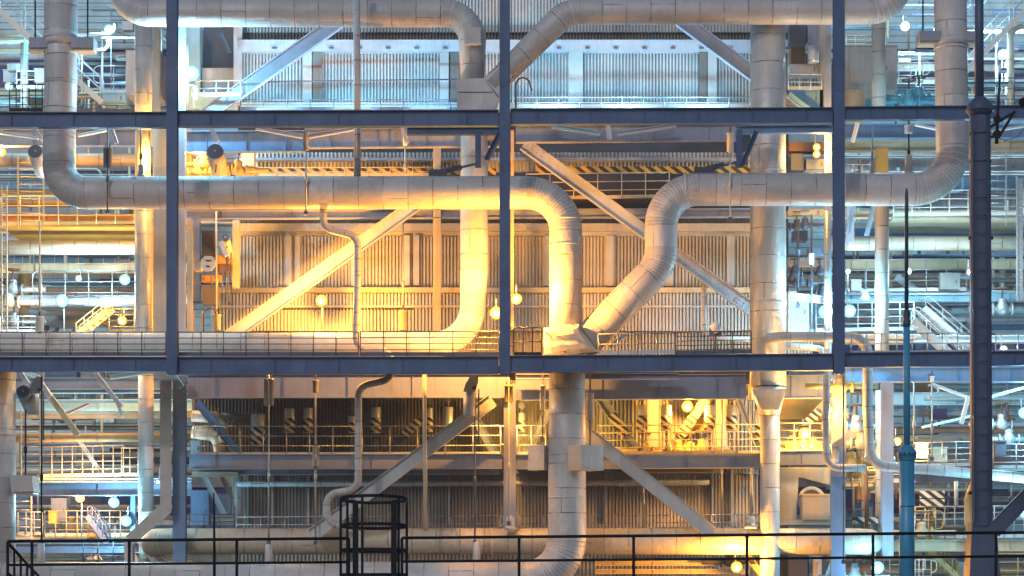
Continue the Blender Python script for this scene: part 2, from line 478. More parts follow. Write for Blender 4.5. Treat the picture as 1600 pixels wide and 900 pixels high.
def ladder(px, py0, py1, wpx, Y, label, mat='rail_yellow', rung=0.3, group=None, hoops=False, lean=0):
    s = S(Y); w = wpx * s; a, b = W(px, py1, Y), W(px + lean, py0, Y)
    ps = []
    for sg in (-1, 1):
        o = Vector((sg * w / 2, 0, 0)); ps.append(('stile', MB().bar(a + o, b + o, 0.085, 0.05, (0, 1, 0)), mat))
    n = int((b - a).length / rung)
    for i in range(1, n):
        p = a.lerp(b, i / n); ps.append(('rung', MB().cyl(p - Vector((w / 2, 0, 0)), p + Vector((w / 2, 0, 0)), .022, n=6), mat))
    if hoops:
        k = int((b - a).length / 1.1)
        for i in range(k):
            p = a.lerp(b, (i + .5) / k)
            pts = [p + Vector((-w / 2, 0, 0))] + [p + Vector((math.cos(t) * w * .62, -math.sin(t) * .72, 0)) for t in [math.pi - math.pi * j / 8 for j in range(9)]] + [p + Vector((w / 2, 0, 0))]
            ps.append(('cage_hoop', MB().sweep(pts, .02, 0, 5, None), mat))
    return thing('access_ladder', label, 'ladder', ps, group)

def stair(px0, py0, px1, py1, Y, label, mat='galv', width=0.9, hpx=36, n=None, railmat=None, group=None, front=True):
    """flight along x; (px0, py0) upper end, (px1, py1) lower end of the front stringer"""
    railmat = railmat or mat
    ps = []; h = hpx * S(Y) * .9
    n = n or max(4, int(abs(py1 - py0) * S(Y) / 0.2))
    for k, yy in enumerate((Y, Y + width)):
        a, b = W(px0, py0, Y), W(px1, py1, Y); a.y = b.y = yy
        ps.append(('stringer', MB().bar(a, b, 0.24, 0.02), mat))
        up = Vector((0, 0, h)); t = (b - a)
        A, B = a + t * .02, b - t * .02
        ps.append(('top_rail', MB().sweep([A + Vector((0, 0, .1)), A + up, B + up, B + Vector((0, 0, .1))], 0.024, h * .16, 6, None), railmat))
        ps.append(('mid_rail', MB().cyl(A + up * .52, B + up * .52, .018, n=6), railmat))
        for i in (1, 2, 3):
            p = a.lerp(b, i / 4); ps.append(('post', MB().cyl(p, p + up, .022, n=6), railmat))
    a, b = W(px0, py0, Y), W(px1, py1, Y)
    for i in range(n):
        p = a.lerp(b, (i + .5) / n); ps.append(('tread', MB().box((p.x, Y + width / 2, p.z + .02), .25, width - .03, .04), mat))
    return thing('stair_flight', label, 'stair', ps, group)

def hanger(px, py0, py1, Y, label, can=None, canw=9, r=0.03, twin=False, mat='galv', canmat='white', clamp=True, group=None):
    """pipe hanger: rod, optional spring can(s), turnbuckle and clevis"""
    a, b = W(px, py0, Y), W(px, py1, Y); s = S(Y)
    ps = [('hanger_rod', MB().cyl(b, a, r, n=8), mat)]
    if can:
        c0, c1 = W(px, can[1], Y), W(px, can[0], Y); rad = canw * s / 2
        for dx in ((-rad * .62, rad * .62) if twin else (0,)):
            rr = rad * (.58 if twin else 1); o = Vector((dx, 0, 0)); h = (c1 - c0).z
            m = MB().lathe(c0 + o, [(rr * .55, 0), (rr * .9, .02), (rr, .03), (rr, h - .06), (rr * 1.12, h - .06), (rr * 1.12, h), (rr * .4, h + .02)], 16)
            ps.append(('spring_can', m, canmat, [('load_bolt', MB().cyl(c1 + o, c1 + o + Vector((0, 0, .22)), rr * .3, n=8), 'steel_dark')]))
    mid = a.lerp(b, .6)
    ps.append(('turnbuckle', MB().lathe(mid - Vector((0, 0, .16)), [(r, 0), (r * 1.9, .06), (r * 1.9, .26), (r, .32)], 8), mat))
    if clamp:
        ps.append(('clevis', MB().box(b + Vector((0, 0, .06)), .16, .1, .16), 'steel_dark'))
    return thing('pipe_hanger', label, 'hanger', ps, group)

LAMPS = {}
def lamp(px, py, Y, kind, watts, label, size=1.0, pole=None, arm='back', group=None, rad=0.15, off=0.9):
    """well-glass flood lamp: cap, glowing globe, guard ring, bracket; the light it gives sits just in front of the globe"""
    p = W(px, py, Y); r = 0.21 * size
    colr = {'warm': (1.0, 0.40, 0.05), 'cool': (0.28, 0.74, 1.0), 'white': (0.48, 0.82, 1.0), 'gold': (1.0, .52, .10)}[kind]
    lens = {'warm': 'lens_warm', 'gold': 'lens_warm', 'cool': 'lens_cool', 'white': 'lens_white'}[kind]
    r *= 1.0
    def cone(prof, d=Vector((0, -1, -.22)).normalized()):
        m = MB(); _, u, w = m.frame((0, 0, 0), d, (0, 0, 1)); n = 18
        for k, (rr, t) in enumerate(prof):
            m.v += [p + d * t + (u * math.cos(2 * math.pi * i / n) + w * math.sin(2 * math.pi * i / n)) * rr for i in range(n)]
            if k:
                for i in range(n):
                    j = (i + 1) % n; m.face(((k - 1) * n + i, (k - 1) * n + j, k * n + j, k * n + i), True)
        m.face(range(n)); m.face(range((len(prof) - 1) * n, len(prof) * n)); return m
    g = cone([(r * .98, 0), (r, r * .1), (r * .86, r * .42), (r * .5, r * .66), (r * .1, r * .74)])
    cap = cone([(r * .3, -r * 1.15), (r * .55, -r * 1.0), (r * 1.0, -r * .1), (r * 1.05, -.005), (r * 1.05, r * .06)])
    bulb = cone([(r * .26, r * .5), (r * .40, r * .66), (r * .44, r * .82), (r * .36, r * .98), (r * .16, r * 1.06)])
    ps = [('lamp_reflector', g, lens), ('lamp_bulb', bulb, lens.replace('lens', 'bulb')), ('lamp_housing', cap, 'black')]
    bk = p + Vector((0, r * 1.1, r * .2))
    if pole:
        b = W(px + 1, pole, Y + .3); b.x = p.x + .02; b.y = bk.y + .05
        ps.append(('lamp_pole', MB().sweep([b, Vector((b.x, b.y, bk.z)), bk], .03, .08, 8, None), 'galv'))
    else:
        ps.append(('bracket_arm', MB().sweep([bk, bk + Vector((0, .25, .05)), bk + Vector((0, .3, .6))], .03, .08, 8, None), 'galv'))
    root = thing('flood_lamp', label, 'lamp', ps, group)
    ld = bpy.data.lights.new('flood_light', 'POINT'); ld.energy = watts; ld.color = colr; ld.shadow_soft_size = rad
    lo = bpy.data.objects.new('flood_light', ld); COL.objects.link(lo); lo.parent = root
    lo.location = p + Vector((0, -off, -.12)) - root.location
    return root

def tube_lamp(px0, px1, py, Y, kind, watts, label, tilt=(0, -0.5, 1)):
    """linear luminaire lying along a walkway"""
    a, b = W(px0, py, Y), W(px1, py, Y); c = (a + b) / 2; L = b.x - a.x
    ps = [('lamp_housing', MB().box(c, L, .16, .1), 'galv'), ('lamp_tube', MB().cyl(a + Vector((.05, 0, .075)), b + Vector((-.05, 0, .075)), .03, n=8), 'lens_cool' if kind == 'cool' else 'lens_warm')]
    root = thing('tube_lamp', label, 'lamp', ps)
    ld = bpy.data.lights.new('tube_light', 'AREA'); ld.shape = 'RECTANGLE'; ld.size = L; ld.size_y = .12; ld.energy = watts
    ld.color = (0.24, 0.70, 1.0) if kind == 'cool' else (1.0, 0.56, 0.16)
    lo = bpy.data.objects.new('tube_light', ld); COL.objects.link(lo); lo.parent = root
    lo.location = c + Vector((0, 0, .2)) - root.location
    lo.rotation_euler = Vector(tilt).normalized().to_track_quat('-Z', 'Y').to_euler()
    return root

def corr(px0, px1, py0, py1, Y, period=0.145, depth=0.12, gap=0.40):
    """trapezoid corrugated sheet as one part"""
    a, b = W(px0, py1, Y), W(px1, py0, Y); m = MB(); n = max(2, int((b.x - a.x) / period)); p = (b.x - a.x) / n
    xs = []
    for i in range(n):
        x = a.x + i * p; xs += [(x, depth), (x + p * gap, depth), (x + p * (gap + .06), 0), (x + p * .94, 0)]
    xs.append((b.x, depth))
    m.v = [Vector((x, Y + d, a.z)) for x, d in xs] + [Vector((x, Y + d, b.z)) for x, d in xs]; k = len(xs)
    for i in range(k - 1): m.face((i, i + 1, k + i + 1, k + i))
    o = len(m.v)                                           # closed behind
    m.v += [Vector((a.x, Y + depth + .05, a.z)), Vector((b.x, Y + depth + .05, a.z)), Vector((b.x, Y + depth + .05, b.z)), Vector((a.x, Y + depth + .05, b.z))]
    m.face((o + 1, o, o + 3, o + 2)); m.face((k, 2 * k - 1, o + 2, o + 3)); m.face((0, o, o + 1, k - 1))
    return m
def louvre(px0, px1, py0, py1, Y, period=0.22, depth=0.06):
    """horizontal lapped siding as one part"""
    a, b = W(px0, py1, Y), W(px1, py0, Y); m = MB(); n = max(2, int((b.z - a.z) / period)); p = (b.z - a.z) / n
    zs = []
    for i in range(n): zs += [(a.z + i * p, 0), (a.z + (i + .86) * p, depth), (a.z + (i + .87) * p, 0)] if False else [(a.z + i * p, 0), (a.z + (i + .97) * p, depth)]
    zs.append((b.z, 0)); k = len(zs)
    m.v = [Vector((a.x, Y + d, z)) for z, d in zs] + [Vector((b.x, Y + d, z)) for z, d in zs]
    for i in range(k - 1): m.face((i, k + i, k + i + 1, i + 1))
    o = len(m.v); Yb = Y + depth + .06
    m.v += [Vector((a.x, Yb, a.z)), Vector((b.x, Yb, a.z)), Vector((b.x, Yb, b.z)), Vector((a.x, Yb, b.z))]
    m.face((o + 1, o, o + 3, o + 2)); return m

def cabinet(px0, py0, px1, py1, Y, dep, label, mat='galv', door=True, name='equipment_cabinet', cat='cabinet', group=None, lid=True):
    ps = [('body', MB().pbox(px0, py0, px1, py1, Y, dep), mat)]
    if lid:
        h = 0.05 / S(Y); ps.append(('lid', MB().pbox(px0 - 1.0, py0 - h, px1 + 1.0, py0, Y - .05, dep + .1), mat))
    if door:
        w = px1 - px0; hh = py1 - py0
        ps.append(('door', MB().pbox(px0 + w * .12, py0 + hh * .12, px1 - w * .12, py1 - hh * .12, Y - .025, .022), mat,
                   [('handle', MB().box(W(px1 - w * .2, (py0 + py1) / 2, Y - .05), .03, .04, .16), 'steel_dark')]))
    return thing(name, label, cat, ps, group)

def spring_can(px, py0, py1, wpx, Y, label, band=True, group=None):
    """hazard banded support can hanging from a threaded rod with a chain"""
    s = S(Y); r = wpx * s / 2; c0, c1 = W(px, py1, Y), W(px, py0, Y); h = (c1 - c0).z
    ps = [('can_body', MB().lathe(c0, [(r * .9, 0), (r, .03), (r, h - .03), (r * .9, h)], 20), 'galv')]
    if band: ps.append(('warning_band', MB().lathe(c0 + Vector((0, 0, .04)), [(r * 1.015, 0), (r * 1.015, h * .55)], 20), 'haz_pale'))
    ps.append(('suspension_rod', MB().cyl(c1, c1 + Vector((0, 0, 1.0)), .05, n=8), 'steel_dark'))
    ps.append(('hanger_eye', MB().cyl(c1 + Vector((0, -.04, .3)), c1 + Vector((0, .04, .3)), .15, n=12), 'steel_dark'))
    ch = MB()
    for i in range(7): ch.box(c0 - Vector((0, 0, .1 + .16 * i)), .06 if i % 2 else .12, .12 if i % 2 else .06, .15)
    ps.append(('load_chain', ch, 'steel_dark'))
    return thing('spring_support', label, 'spring support', ps, group)

def valve(px, py, Y, label, size=1.0, mat='galv', group=None, wheel='rust_brown'):
    p = W(px, py, Y); k = size
    body = MB().lathe(p - Vector((0, 0, .22 * k)), [(.08 * k, 0), (.2 * k, .08 * k), (.22 * k, .2 * k), (.12 * k, .36 * k), (.14 * k, .4 * k), (.14 * k, .46 * k), (.05 * k, .5 * k)], 12)
    fl = MB().cyl(p + Vector((-1.0 * k, 0, -.05 * k)), p + Vector((1.0 * k, 0, -.05 * k)), .085 * k, n=10)
    f1 = MB().cyl(p + Vector((-.32 * k, 0, -.05 * k)), p + Vector((-.26 * k, 0, -.05 * k)), .18 * k, n=12)
    f2 = MB().cyl(p + Vector((.26 * k, 0, -.05 * k)), p + Vector((.32 * k, 0, -.05 * k)), .18 * k, n=12)
    st = MB().cyl(p + Vector((0, 0, .2 * k)), p + Vector((0, 0, .6 * k)), .03 * k, n=8)
    wh = MB(); ring = [p + Vector((.2 * k * math.cos(t), .2 * k * math.sin(t), .56 * k)) for t in [2 * math.pi * i / 12 for i in range(13)]]
    wh.sweep(ring, .022 * k, 0, 5, None)
    for i in range(2):
        t = math.pi * i / 2; d = Vector((.2 * k * math.cos(t), .2 * k * math.sin(t), 0)); wh.cyl(p + Vector((0, 0, .56 * k)) - d, p + Vector((0, 0, .56 * k)) + d, .014 * k, n=5)
    return thing('gate_valve', label, 'valve', [('valve_body', body, mat), ('bore_pipe', fl, mat), ('flange', f1, mat), ('flange', f2, mat), ('stem', st, 'steel_dark'), ('hand_wheel', wh, wheel)], group)

def drum_hanger(px, py, rpx, Y, label, mat='galv', rod_to=None):
    """constant-support drum with its flat round face towards the camera"""
    s = S(Y); r = rpx * s; p = W(px, py, Y)
    ps = [('drum_shell', MB().cyl(p, p + Vector((0, 1.5, -.55)), r * 1.08, n=28), mat), ('end_plate', MB().cyl(p + Vector((0, -.04, .012)), p + Vector((0, .0, 0)), r, n=28), 'steel_dark', [('centre_boss', MB().cyl(p + Vector((0, -.09, .03)), p + Vector((0, -.03, .01)), r * .16, n=10), 'steel_grey')])]
    if rod_to: ps.append(('tie_rod', MB().cyl(W(px + 1, rod_to, Y + .3), p + Vector((0.02, .3, -r * .9)), .035, n=6), 'steel_dark'))
    return thing('constant_hanger', label, 'hanger', ps)

def strip(px0, py0, px1, py1, Y, dep, label, mat, name, cat, group=None):
    return thing(name, label, cat, (MB().pbox(px0, py0, px1, py1, Y, dep), mat), group)
# ================================================================ setting: ground
g = MB(); g.box((0, 300, -0.25), 3000, 3000, 0.5); struct('ground', g, 'ground')

# ================================================================ front steel frame (depth 0)
FB = 'frame_blue'
G_FC = 'dark blue columns of the front frame'
for px0, px1, lab, sp, lean in ((261, 278, 'dark blue front column beside the big elbow and dazzling cool lamp', (), -1),
                          (780.5, 797, 'dark blue front column through the middle, bolted beside the white junction box', (112, 245), -2),
                          (1302, 1319, 'dark blue front column between the thick vertical vessel and the blue pole', (120,), -4)):
    column(px0, px1, -40, 585, 0, lab, FB, .42, sp, group=G_FC, lean=lean * S(0))
G_FB = 'dark blue beams of the front frame'
for a in ((-30, 188, 260, 188, 24, 'upper dark blue front beam crossing the big grey riser pipe', 3),
          (279, 186.5, 779, 185, 25, 'upper dark blue front beam below the ribbed wall and slim grey pole', 5),
          (798, 183, 1301, 181, 24.5, 'upper dark blue front beam running into the thick vertical vessel', 6),
          (1320, 178, 1700, 175, 21, 'upper dark blue front beam behind the dark mast and its ball joint', 5),
          (-30, 569.5, 260, 569.5, 23, 'lower dark blue front beam under the cool white lamp and pale pipe', 3),
          (279, 571.5, 779, 571, 27, 'lower dark blue front beam under the warm lit handrail walkway', 5),
          (798, 569, 1301, 566, 26, 'lower dark blue front beam under the crumpled white pipe junction', 5),
          (1320, 563, 1700, 559, 23, 'lower dark blue front beam crossing behind the bright blue pole', 5)):
    beam(a[0], a[1], a[2], a[3], a[4], .03, a[5], FB, .36, a[6], group=G_FB, splice=(.1, .9))
# pale flange columns one row behind
for px0, px1, y0, y1, Y, mat, lab in (
    (279, 289, -40, 200, 6, 'steel_sky', 'pale column lit cool blue behind the dazzling lamp'),  # cool lamplight on this upper length is put into its paint
    (279, 290, 200, 560, 6, 'steel_pale', 'pale column edge close beside the dark blue column and big elbow pipe'),
    (271, 291, 588, 960, 5.2, 'steel_blue', 'blue grey H column standing beside the bent square duct'),
    (787, 806, 600, 850, 6.5, 'steel_grey', 'grey H column behind the yellow lit hanger, lower middle'),
    (1300, 1321, 583, 745, 5.4, 'steel_grey', 'grey column below the front frame beside the small elbow pipe'),
    (1298, 1320, 735, 960, 5.6, 'steel_blue', 'blue grey column footed beside the fan housing and low pipe'),
    (1377, 1395, 598, 870, 7, 'steel_grey', 'lavender grey column between two small elbows and the blue pole'),
    (1289, 1298, -40, 560, 7, 'steel_pale', 'slim pale column just left of the far dark blue column'),
    (798, 803, 205, 515, 6, 'cream', 'thin cream column edge glowing behind the middle dark blue column'),
    (677, 689, 200, 520, 9, 'cream', 'slim cream column against the warm ribbed wall'),
    (748, 766, 560, 590, 8, 'steel_grey', 'short grey column stub under the lower middle beam')):
    column(px0, px1, y0, y1, Y, lab, mat, .4)

# ================================================================ the process building with ribbed walls
B = []
def P_(n, mb, mat, sub=()): B.append((n, mb, mat, list(sub)))
pb = lambda *a: MB().pbox(*a)
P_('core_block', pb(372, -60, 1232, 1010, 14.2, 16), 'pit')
# upper storey
P_('wall_panel', corr(378, 1290, -40, 50, 12.3), 'wall_pale')
P_('wall_panel', corr(378, 1290, 50.2, 62, 12.5), 'wall_dark')  # dark strip paints in the shade above the ledge beam
P_('ledge_beam', pb(374, 62, 1292, 80, 11.6, 1.6), 'steel_pale')
P_('wall_panel', corr(378, 1290, 80.3, 165, 12), 'wall_pale')
for x0, x1, mat in ((365, 378, 'steel_pale'), (473, 487, 'wall_pale'), (488.5, 503, 'wall_dark'), (687, 701, 'wall_pale'), (704, 718, 'wall_dark'), (889, 911, 'wall_pale'), (1093, 1104, 'wall_dark'), (1106, 1120, 'wall_pale')):
    P_('pilaster', pb(x0, 74 if x0 > 380 else -30, x1, 163, 11.7, .5), mat)
for i in range(19):
    x = 425 + 44.5 * i; P_('ledge_lug', pb(x, 73.5, x + 7, 75.5, 11.5, .09), 'steel_dark')
P_('kick_girder', pb(376, 160, 1180, 172, 11.2, .5), 'steel_sky')
# strip between upper and middle storeys
P_('wall_panel', corr(398, 1172, 238, 246, 11.2, .17, .16), 'wall_pale')
P_('wall_band', pb(396, 246, 1174, 250.5, 10.9, .4), 'steel_grey')
P_('wall_panel', corr(398, 1172, 250.8, 268, 11.5, .17, .16), 'wall_pale')
# middle storey
P_('wall_panel', corr(372, 1176, 334, 349, 12.6, .12), 'wall_dark')
P_('ledge_beam', pb(370, 349, 1178, 361, 11.8, .7), 'wall_warm')
P_('eaves_strip', pb(370, 361.2, 1178, 369, 12.0, .5), 'wall_pale')
P_('wall_panel', corr(372, 1176, 369.3, 448, 11.9, .15, .10, .30), 'wall_warm')
for x0, x1 in ((446, 455), (461, 469), (548, 556), (629, 640), (646, 655), (851, 859), (947, 960), (1038, 1052), (1136, 1147)):
    P_('pilaster', pb(x0, 368, x1, 447, 11.78, .2), 'wall_pale')
P_('ledge_beam', pb(330, 449, 1176, 457, 10.85, 1.1), 'cream')
P_('wall_panel', corr(330, 1270, 458.3, 517, 11, .15, .10, .28), 'wall_pale')
P_('wall_band', pb(332, 477, 1176, 480.5, 10.85, .12), 'wall_pale')
for i in range(40):
    x = 440 + 5.2 * i; P_('vent_slot', pb(x, 481, x + 2.6, 484, 10.93, .06), 'pit')
P_('wall_panel', corr(330, 1270, 517.5, 556, 11.4), 'wall_warm')
# gallery storey; dark, warm and pale wall copies paint in the lamplight
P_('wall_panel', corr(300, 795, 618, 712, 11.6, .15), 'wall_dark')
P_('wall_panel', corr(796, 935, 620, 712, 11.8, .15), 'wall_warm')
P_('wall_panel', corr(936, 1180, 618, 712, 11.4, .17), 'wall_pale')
P_('wall_panel', louvre(1218, 1300, 618, 712, 11.4, .16), 'cream')
for x0, x1 in ((1011, 1029), (1120, 1136)):
    P_('pilaster', pb(x0, 618, x1, 712, 9.6, .5), 'wall_pale')
for x0, y0, x1, y1 in ((880, 622, 965, 712), (660, 690, 735, 712)):
    pass
# lower storey; wall tone lightened in place of the extra light there
P_('wall_panel', corr(362, 1185, 733, 826, 11.5, .15, .1, .3), 'wall_grey')
z6 = W(0, 596, 6.6); xa, xb = W(296, 0, 8).x, W(1186, 0, 8).x
P_('floor_slab', MB().box(((xa + xb) / 2, 9.2, z6.z), xb - xa, 4.6, .16), 'steel_dark')  # out of sight, added to keep warm lamplight out of the gallery
P_('wall_band', pb(362, 738, 1185, 741, 11.3, .15), 'steel_grey')
P_('wall_panel', corr(362, 1185, 826.5, 905, 12, .17), 'wall_warm')
for x in (381, 424, 480, 700, 945, 1112, 1142):
    P_('pilaster', pb(x, 733, x + 3.2, 820, 11.1, .3), 'galv')
thing('process_building', 'long ribbed metal building behind the pipes, storeys lit cool above and warm below', 'building', B)

# hazard striped kick plates and girders hung in front of the building
thing('kick_plate', 'yellow and black striped kick plate above the big level pipe', 'kick plate', (pb(395, 263, 775, 272.5, 9.8, .08), 'haz'), 'striped kick plates under the upper wall')
thing('kick_plate', 'yellow and black striped kick plate between the white junction and the vessel', 'kick plate', (pb(838, 260, 1172, 271, 9.8, .08), 'haz'), 'striped kick plates under the upper wall')
for a in ((292, 222, 478, 221, 33, 6.5, 'steel_blue', 'deep blue grey girder behind the black faced hanger drum', 3),
          (480, 217, 780, 215, 30, 6.5, 'steel_grey', 'deep lavender girder behind the slim grey pole', 4),
          (636, 205, 780, 204.5, 12, 4, 'frame_blue', 'short blue beam tucked under the upper front beam by the triangular bracket', 2),
          (806, 210, 1150, 207, 27, 5, 'steel_grey', 'lavender girder with riveted end above the long diagonal brace', 4),
          (1150, 203, 1300, 202, 12, 4, 'steel_blue', 'short blue beam under the front beam crossing the vessel', 2),
          (292, 336, 1180, 333, 14, 9.0, 'steel_grey', 'level girder with bright flange edges below the big pipe', 8),
          (293, 604, 795, 603, 37, 6, 'steel_grey', 'deep grey girder with crossing shadows over the dark gallery', 5),
          (806, 606, 1165, 604, 39, 6, 'steel_grey', 'deep lavender girder glowing above the warm gallery lamp', 4),
          (806, 589, 1060, 588, 9, 5, 'steel_grey', 'shallow grey beam with warm edge under the lower front beam', 3),
          (1215, 605, 1300, 604, 36, 6.5, 'steel_grey', 'short lavender girder over the yellow shutter', 2),
          (296, 722, 785, 721, 24, 6.5, 'steel_grey', 'grey girder carrying the dark gallery and its handrail', 6),
          (806, 722, 1190, 720, 23, 6.5, 'steel_grey', 'grey girder carrying the warm lit gallery', 5),
          (1215, 716, 1290, 715, 22, 6.5, 'steel_grey', 'short grey girder under the bright gold gallery lamp', 1),
          (310, 738, 780, 737, 9, 8, 'steel_pale', 'slim pale beam beneath the dark gallery girder', 5),
          (1010, 735, 1130, 735, 8, 8, 'cream', 'slim cream beam beneath the warm gallery girder', 2)):
    beam(*a[:5], a[5], a[7], a[6], .36, a[8])

# diagonal braces
for a in ((531, 32, 322, 180, 22, 9, 'steel_grey', 'blue grey brace falling left across the cool ribbed wall', False, 0),
          (1062, 30, 1290, 200, 22, 9, 'steel_grey', 'blue grey brace falling right across the cool ribbed wall to the vessel', False, 0),
          (652, 318, 358, 527, 21, 8.5, 'steel_pale', 'pale brace rising across the warm wall to the big level pipe', False, 0),
          (818, 225, 1182, 489, 20, 8, 'steel_pale', 'long pale brace with riveted head passing behind the bent pipe', True, 0),
          (770, 625, 488, 836, 21, 5.0, 'wall_pale', 'pale brace falling left from the white hanger can to the low pipe', False, 0),
          (905, 668, 1112, 832, 21, 5.0, 'wall_pale', 'pale brace falling right from the boxed pipe supports', False, 0),
          (308, 628, 376, 712, 13, 8.5, 'steel_blue', 'blue brace with black banding at the dark end of the gallery', False, 0),
          (935, 618, 1005, 720, 15, 10, 'steel_grey', 'short grey brace with warning bands in the warm gallery', False, .45),
          (1105, 620, 1040, 715, 15, 10, 'wall_pale', 'short bright brace with warning bands beside the gallery lamp', False, .5),
          (1152, 620, 1188, 712, 8, 10, 'wall_pale', 'thin pale brace between the gallery cans and the vessel', False, 0),
          (858, 640, 820, 712, 13, 10, 'steel_grey', 'short grey brace left of the big lower pipe', False, 0),
          (735, 640, 775, 712, 13, 10, 'steel_grey', 'short grey brace right of the white hanger can', False, 0),
          (1300, 620, 1235, 690, 14, 9, 'wall_warm', 'banded cream brace across the yellow shutter', False, .55),
          (672, 640, 600, 712, 12, 10.4, 'steel_dark', 'dark banded brace inside the unlit gallery', False, .4),
          (760, 250, 782, 207, 8, 4, 'frame_blue', 'raking leg of the blue triangular bracket by the middle column', False, 0),
          (1160, 258, 1182, 205, 8, 4, 'frame_blue', 'raking leg of the blue triangular bracket by the vessel', False, 0)):
    brace(*a[:5], a[5], a[7], a[6], .34, a[8], a[9])
for px, lab in ((747, 'upright leg of the blue triangular bracket by the middle column'), (1155, 'upright leg of the blue triangular bracket by the vessel')):
    column(px - 4.5, px + 4.5, 203, 262, 3.9, lab, FB, .2)
for x0, y0, x1, y1, lab in ((745, 256, 690, 268, 'hydraulic snubber arm resting on the big level pipe near the middle column'), (1150, 254, 1105, 264, 'hydraulic snubber arm resting on the bent pipe near the vessel')):
    p, q = W(x0, y0, 3.6), W(x1, y1, 3.2); m = p.lerp(q, .45)
    thing('pipe_snubber', lab, 'snubber', [('piston_rod', MB().cyl(p, m, .05, n=8), 'steel_dark'), ('cylinder_barrel', MB().cyl(m, q, .12, n=12), 'steel_dark'),
          ('pivot_bracket', MB().box(q + Vector((-.15, 0, -.1)), .75, .4, .3), 'steel_dark')])

# ================================================================ the big insulated pipes
pipe([(95, -60), (95, 130), (92.5, 215), (92.5, 301), (884, 301), (884, 530)], 25.5, 3,
     'big grey pipe: riser, level run across the middle and bright warm downturn', 'clad', 1.55,
     parts=[collar(94, 59, 27, 3, (0, 0, 1), 'clad', 5), collar(884, 343, 26.4, 3, (0, 0, 1), 'clad', 3), collar(884, 383, 26.2, 3, (0, 0, 1), 'clad', 2)])
pipe([(1484, -60), (1486, 100), (1489, 296), (1033, 296), (1033, 413), (905, 545)], 25.5, 3,
     'big grey pipe: riser beside the mast, level run, then slanting down to the junction', 'clad', 1.55,
     parts=[collar(1486, 76, 26.8, 3, (0, 0, 1), 'clad', 4), collar(1070, 296, 26.2, 3, (1, 0, 0), 'clad', 3), collar(1318, 296, 26.2, 3, (1, 0, 0), 'clad', 3)])
pipe([(190, -60), (190, 19), (738, 21), (738, 130)], [22, 22, 21.5, 18], 5,
     'upper level pipe with fluted elbows dropping to the white junction box', 'clad', 1.15, parts=[collar(738, 92, 18.6, 5, (0, 0, 1), 'clad', 2)])
pipe([(1414, -60), (1395, 17), (886, 18), (768, 135)], [20, 21, 20, 17.5], 5,
     'upper level pipe that bends and slants down to the white junction box', 'clad', 1.25)
pipe([(741, 165), (741, 420), (736, 538), (-60, 538)], [21, 22, 20, 18.5], 6.2,
     'pipe dropping behind the big run, turning into the pale level pipe along the walkway', 'clad_white', 2.1)
pipe([(1200, -60), (1200, 604)], [27, 28.5], 6.2, 'thick vertical vessel pipe with bright edge right of the ribbed wall', 'clad_bright', n=40,
     parts=[collar(1200, 268, 28.6, 6.2, (0, 0, 1), 'clad_bright', 2), collar(1201, 474, 28.9, 6.2, (0, 0, 1), 'clad_bright', 2)], panel=1.15)
pipe([(1203, 646), (1203, 980)], 15.5, 6.2, 'narrow vertical pipe below the cone skirt at the warm gallery', 'clad', n=28)
pipe([(886, 584), (886, 690), (886, 907), (-60, 907)], [28, 29, 30, 28], 3.2, 'big lower pipe hanging under the junction and turning along the bottom edge', 'clad', 1.75,
     parts=[collar(886, 710, 29.8, 3.2, (0, 0, 1), 'clad', 2), collar(886, 778, 30, 3.2, (0, 0, 1), 'clad', 2)])
pipe([(240, 852, 5), (240, 846), (1359, 846), (1359, 856, 5)], 20.5, 6.4, 'long low level pipe with elbows turning away at both ends', 'clad_cream', .95,
     parts=[collar(640, 846, 21.2, 6.4, (1, 0, 0), 'clad_cream', 3), collar(768, 846, 21.2, 6.4, (1, 0, 0), 'clad_cream', 3), collar(1318, 846, 21, 6.4, (1, 0, 0), 'clad_cream', 2)])
pipe([(-6, 582), (-6, 980)], 30, 4, 'thick insulated vertical pipe cut by the picture edge beneath the pale pipe', 'clad', parts=[collar(-6, 680, 30.6, 4, (0, 0, 1), 'clad', 2)])
# small bore pipes
pipe([(505, 322), (505, 356), (559, 370), (559, 430), (556, 545), (612, 548), (612, 592), (560, 604), (560, 764), (511, 772), (511, 815), (562, 832), (565, 900)],
     5.6, 3.2, 'slim wandering drain pipe zigzagging down below the big level pipe', 'clad', .5, 16, panel=.5)
pipe([(557, -40), (558.5, 275)], 5.4, 3, 'slim grey vertical pole pipe in front of the cool ribbed wall', 'clad', n=16)
pipe([(1195, 535, 2), (1206, 526), (1356, 526), (1356, 640), (1360, 728), (1420, 731), (1660, 752)], [8, 8, 8, 8, 7.5, 8, 8.5], 4.2,
     'small pipe looping over the lower beam and running out past the mast', 'clad', .75, 20, panel=.7)
pipe([(1291, 584), (1291, 731), (1352, 731)], 5.8, 4.3, 'slim warm lit pipe beside the yellow shutter turning into the small pipe run', 'clad', .55, 16, panel=.7)
pipe([(1100, 445), (1101, 527), (1176, 530)], 3.8, 8.5, 'thin elbowed pipe in front of the pale lower wall', 'clad', .5, 14, panel=.6)
pipe([(663, 584), (665, 830)], 3.4, 4.5, 'thin yellow lit vertical pipe through the gallery', 'cream', n=12)
pipe([(370, 757), (1108, 754)], 4.2, 9.5, 'thin level pipe with a capped end along the dark lower wall', 'clad', n=14)
pipe([(1284, 552), (1285, 545), (1228, 540)], 5, 8, 'short hooped pipe behind the lower front beam', 'clad', .3, 14, panel=.4)
for x0, x1, py, Y, r, lab in ((798, 1160, 336, 10.5, .05, 'bright conduit under the girder right of the middle column'), (300, 780, 341, 10.5, .05, 'bright conduit under the girder above the warm wall')):
    a, b = W(x0, py, Y), W(x1, py, Y); thing('conduit', lab, 'conduit', (MB().cyl(a, b, r, n=8), 'white'))

